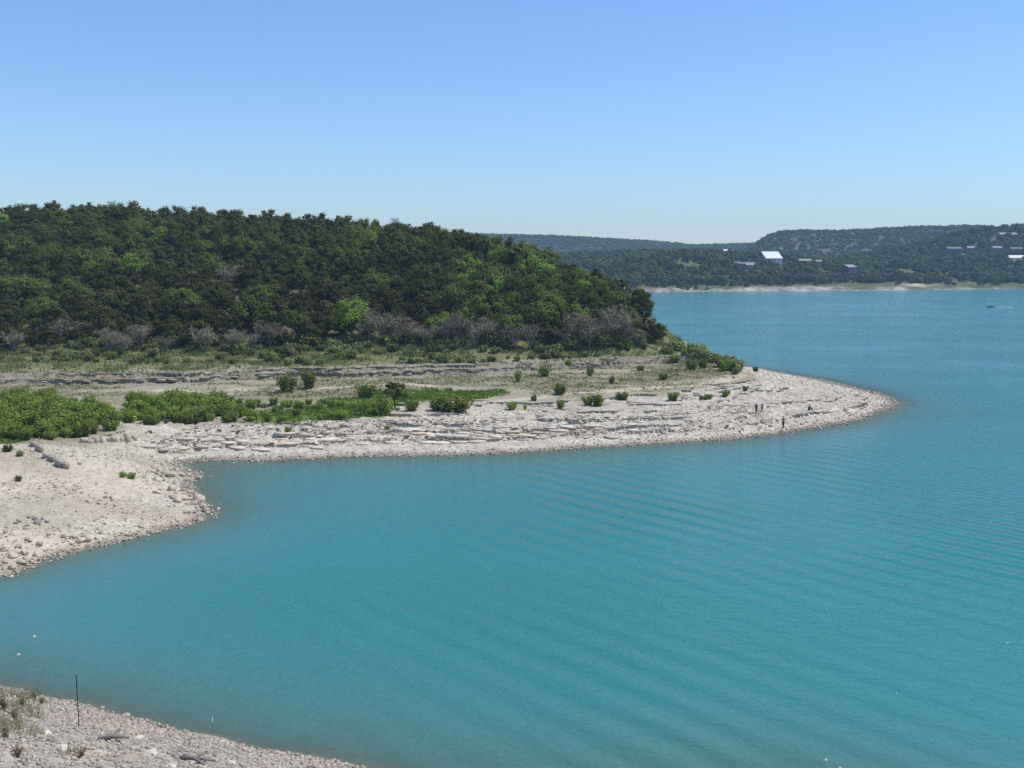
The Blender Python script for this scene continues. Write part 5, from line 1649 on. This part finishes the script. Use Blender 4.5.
hl = ['large house with a bright white sloping roof above the far shore trees', 'tiny white cabin left of the bright white roof', 'long low grey house in the trees left of the bright white roof', 'small pale building just in front of the long grey house',
      'long low pale house in the trees right of the bright white roof', 'small pale house beside the long low pale one', 'dark house with pale gable roof above the far beach', 'grey-roofed house with bluish wall on the right hillside', 'small tan house next to the bluish-walled house',
      'small tan house midway up the right hillside', 'low grey house right of the tan one on the right hillside', 'long pale grey roofed house highest on the right hill', 'long white metal-roofed house at the photo\'s right edge',
      'white house on the top of the flat hill, left of two', 'white house on the top of the flat hill, right of two', 'pale house at the left end of the flat hilltop']
for (px, cy, wp, Y, kd), lab in zip(houses, hl):
    X = (px - 512) / 1000 * Y; wd = wp / 1000 * Y
    zc = CAMH + (262 - cy) / 1000 * Y
    g = float(far_terrain(np.array([X]), np.array([Y]))[0])
    if kd == 'white': house(X, Y, wd * .9, 12, 3.4, 6.0, lab, HM['white'], HM['wall_w'], 4, .12, zc - 6.2, True)
    elif kd == 'smallwhite': house(X, Y, wd, 4, 2.6, 1.2, lab, HM['white'], HM['wall_w'], 1, 0, zc - 2.6)
    elif kd == 'greylong': house(X, Y, wd, 9, 2.8, 1.4, lab, HM['grey'], HM['wall_b'], 4, .1, zc - 3.9)
    elif kd == 'pale': house(X, Y, wd, 6, 2.6, 1.3, lab, HM['offwhite'], HM['wall_t'], 2, -.1, zc - 3.0)
    elif kd == 'palelong': house(X, Y, wd, 8, 2.6, 1.5, lab, HM['offwhite'], HM['wall_t'], 4, .05, zc - 3.2)
    elif kd == 'dark': house(X, Y, wd, 9, 4.2, 2.0, lab, HM['offwhite'], HM['wall_d'], 3, .6, zc - 4.6)
    elif kd == 'greyblue': house(X, Y, wd, 9, 3.4, 1.8, lab, HM['grey'], HM['wall_b'], 4, .1, zc - 4.4)
    elif kd == 'tan': house(X, Y, wd, 8, 3.0, 1.6, lab, HM['offwhite'], HM['wall_t'], 2, -.1, zc - 4.2)
    elif kd == 'greyroof': house(X, Y, wd, 10, 3.4, 2.4, lab, HM['offwhite'], HM['wall_t'], 5, .06, zc - 5.0)
    elif kd == 'whitelong': house(X, Y, wd, 10, 3.2, 2.6, lab, HM['white'], HM['wall_w'], 5, -.08, zc - 3.6)
    else: house(X, Y, wd, 8, 3.2, 1.8, lab, HM['white'], HM['wall_w'], 3, 0, zc - 3.2)
zh = CAMH + (262 - 214.5) / 1000 * 345
house(hx, hy, 7.6, 7, 2.8, .7, 'flat-roofed grey house on the hilltop under the domed tree at left', HM['offwhite'], HM['wall_b'], 2, .05, zh - 2.9, True, .5, group=None)

# ------------------------------------------------------------------ air
hz = MB().box(-3600, 3600, -260, 3400, -6.0, 160)
hm, nt, out = new_mat('haze')
pv = N(nt, 'ShaderNodeVolumePrincipled')
pv.inputs['Color'].default_value = (0.50, 0.74, 1.0, 1)
pv.inputs['Density'].default_value = 0.00013
pv.inputs['Anisotropy'].default_value = 0.0
nt.links.new(pv.outputs[0], out.inputs['Volume'])
hm.cycles.homogeneous_volume = True
tag(hz.build('haze', hm), kind='stuff')

# ------------------------------------------------------------------ light
EL, AZ = math.radians(61), math.radians(83)      # azimuth clockwise from straight ahead
sdir = Vector((math.cos(EL) * math.sin(AZ), math.cos(EL) * math.cos(AZ), math.sin(EL)))
sun = bpy.data.lights.new('sun', 'SUN'); sun.energy = 4.3; sun.angle = math.radians(0.53); sun.color = (1.0, 0.94, 0.85)
so = bpy.data.objects.new('sun', sun); C.objects.link(so)
so.rotation_euler = (-sdir).to_track_quat('-Z', 'Y').to_euler()
so.location = sdir * 300
wd_ = bpy.data.worlds.new('World'); scn.world = wd_; wd_.use_nodes = True
nt = wd_.node_tree; nt.nodes.clear()
out = nt.nodes.new('ShaderNodeOutputWorld'); bg = nt.nodes.new('ShaderNodeBackground')
sky = nt.nodes.new('ShaderNodeTexSky'); sky.sky_type = 'NISHITA'; sky.sun_disc = False
sky.sun_elevation = EL; sky.sun_rotation = AZ
sky.altitude = 300; sky.air_density = 1.45; sky.dust_density = 0.1; sky.ozone_density = 6.0
bg.inputs['Strength'].default_value = 0.15
nt.links.new(mixc(nt, 1.0, sky.outputs[0], (0.675, 0.805, 1.06), 'MULTIPLY'), bg.inputs[0]); nt.links.new(bg.outputs[0], out.inputs[0])

scn.view_settings.view_transform = 'Standard'
scn.view_settings.look = 'None'
scn.view_settings.exposure = 0.0
scn.view_settings.gamma = 1.0
scn.view_settings.use_curve_mapping = False
scn.render.engine = 'CYCLES'
scn.cycles.use_denoising = False
scn.cycles.max_bounces = 6
scn.cycles.diffuse_bounces = 3
scn.cycles.glossy_bounces = 2
scn.cycles.transmission_bounces = 3
scn.cycles.transparent_max_bounces = 8
scn.cycles.volume_bounces = 1
scn.cycles.use_adaptive_sampling = True
scn.cycles.adaptive_threshold = 0.01
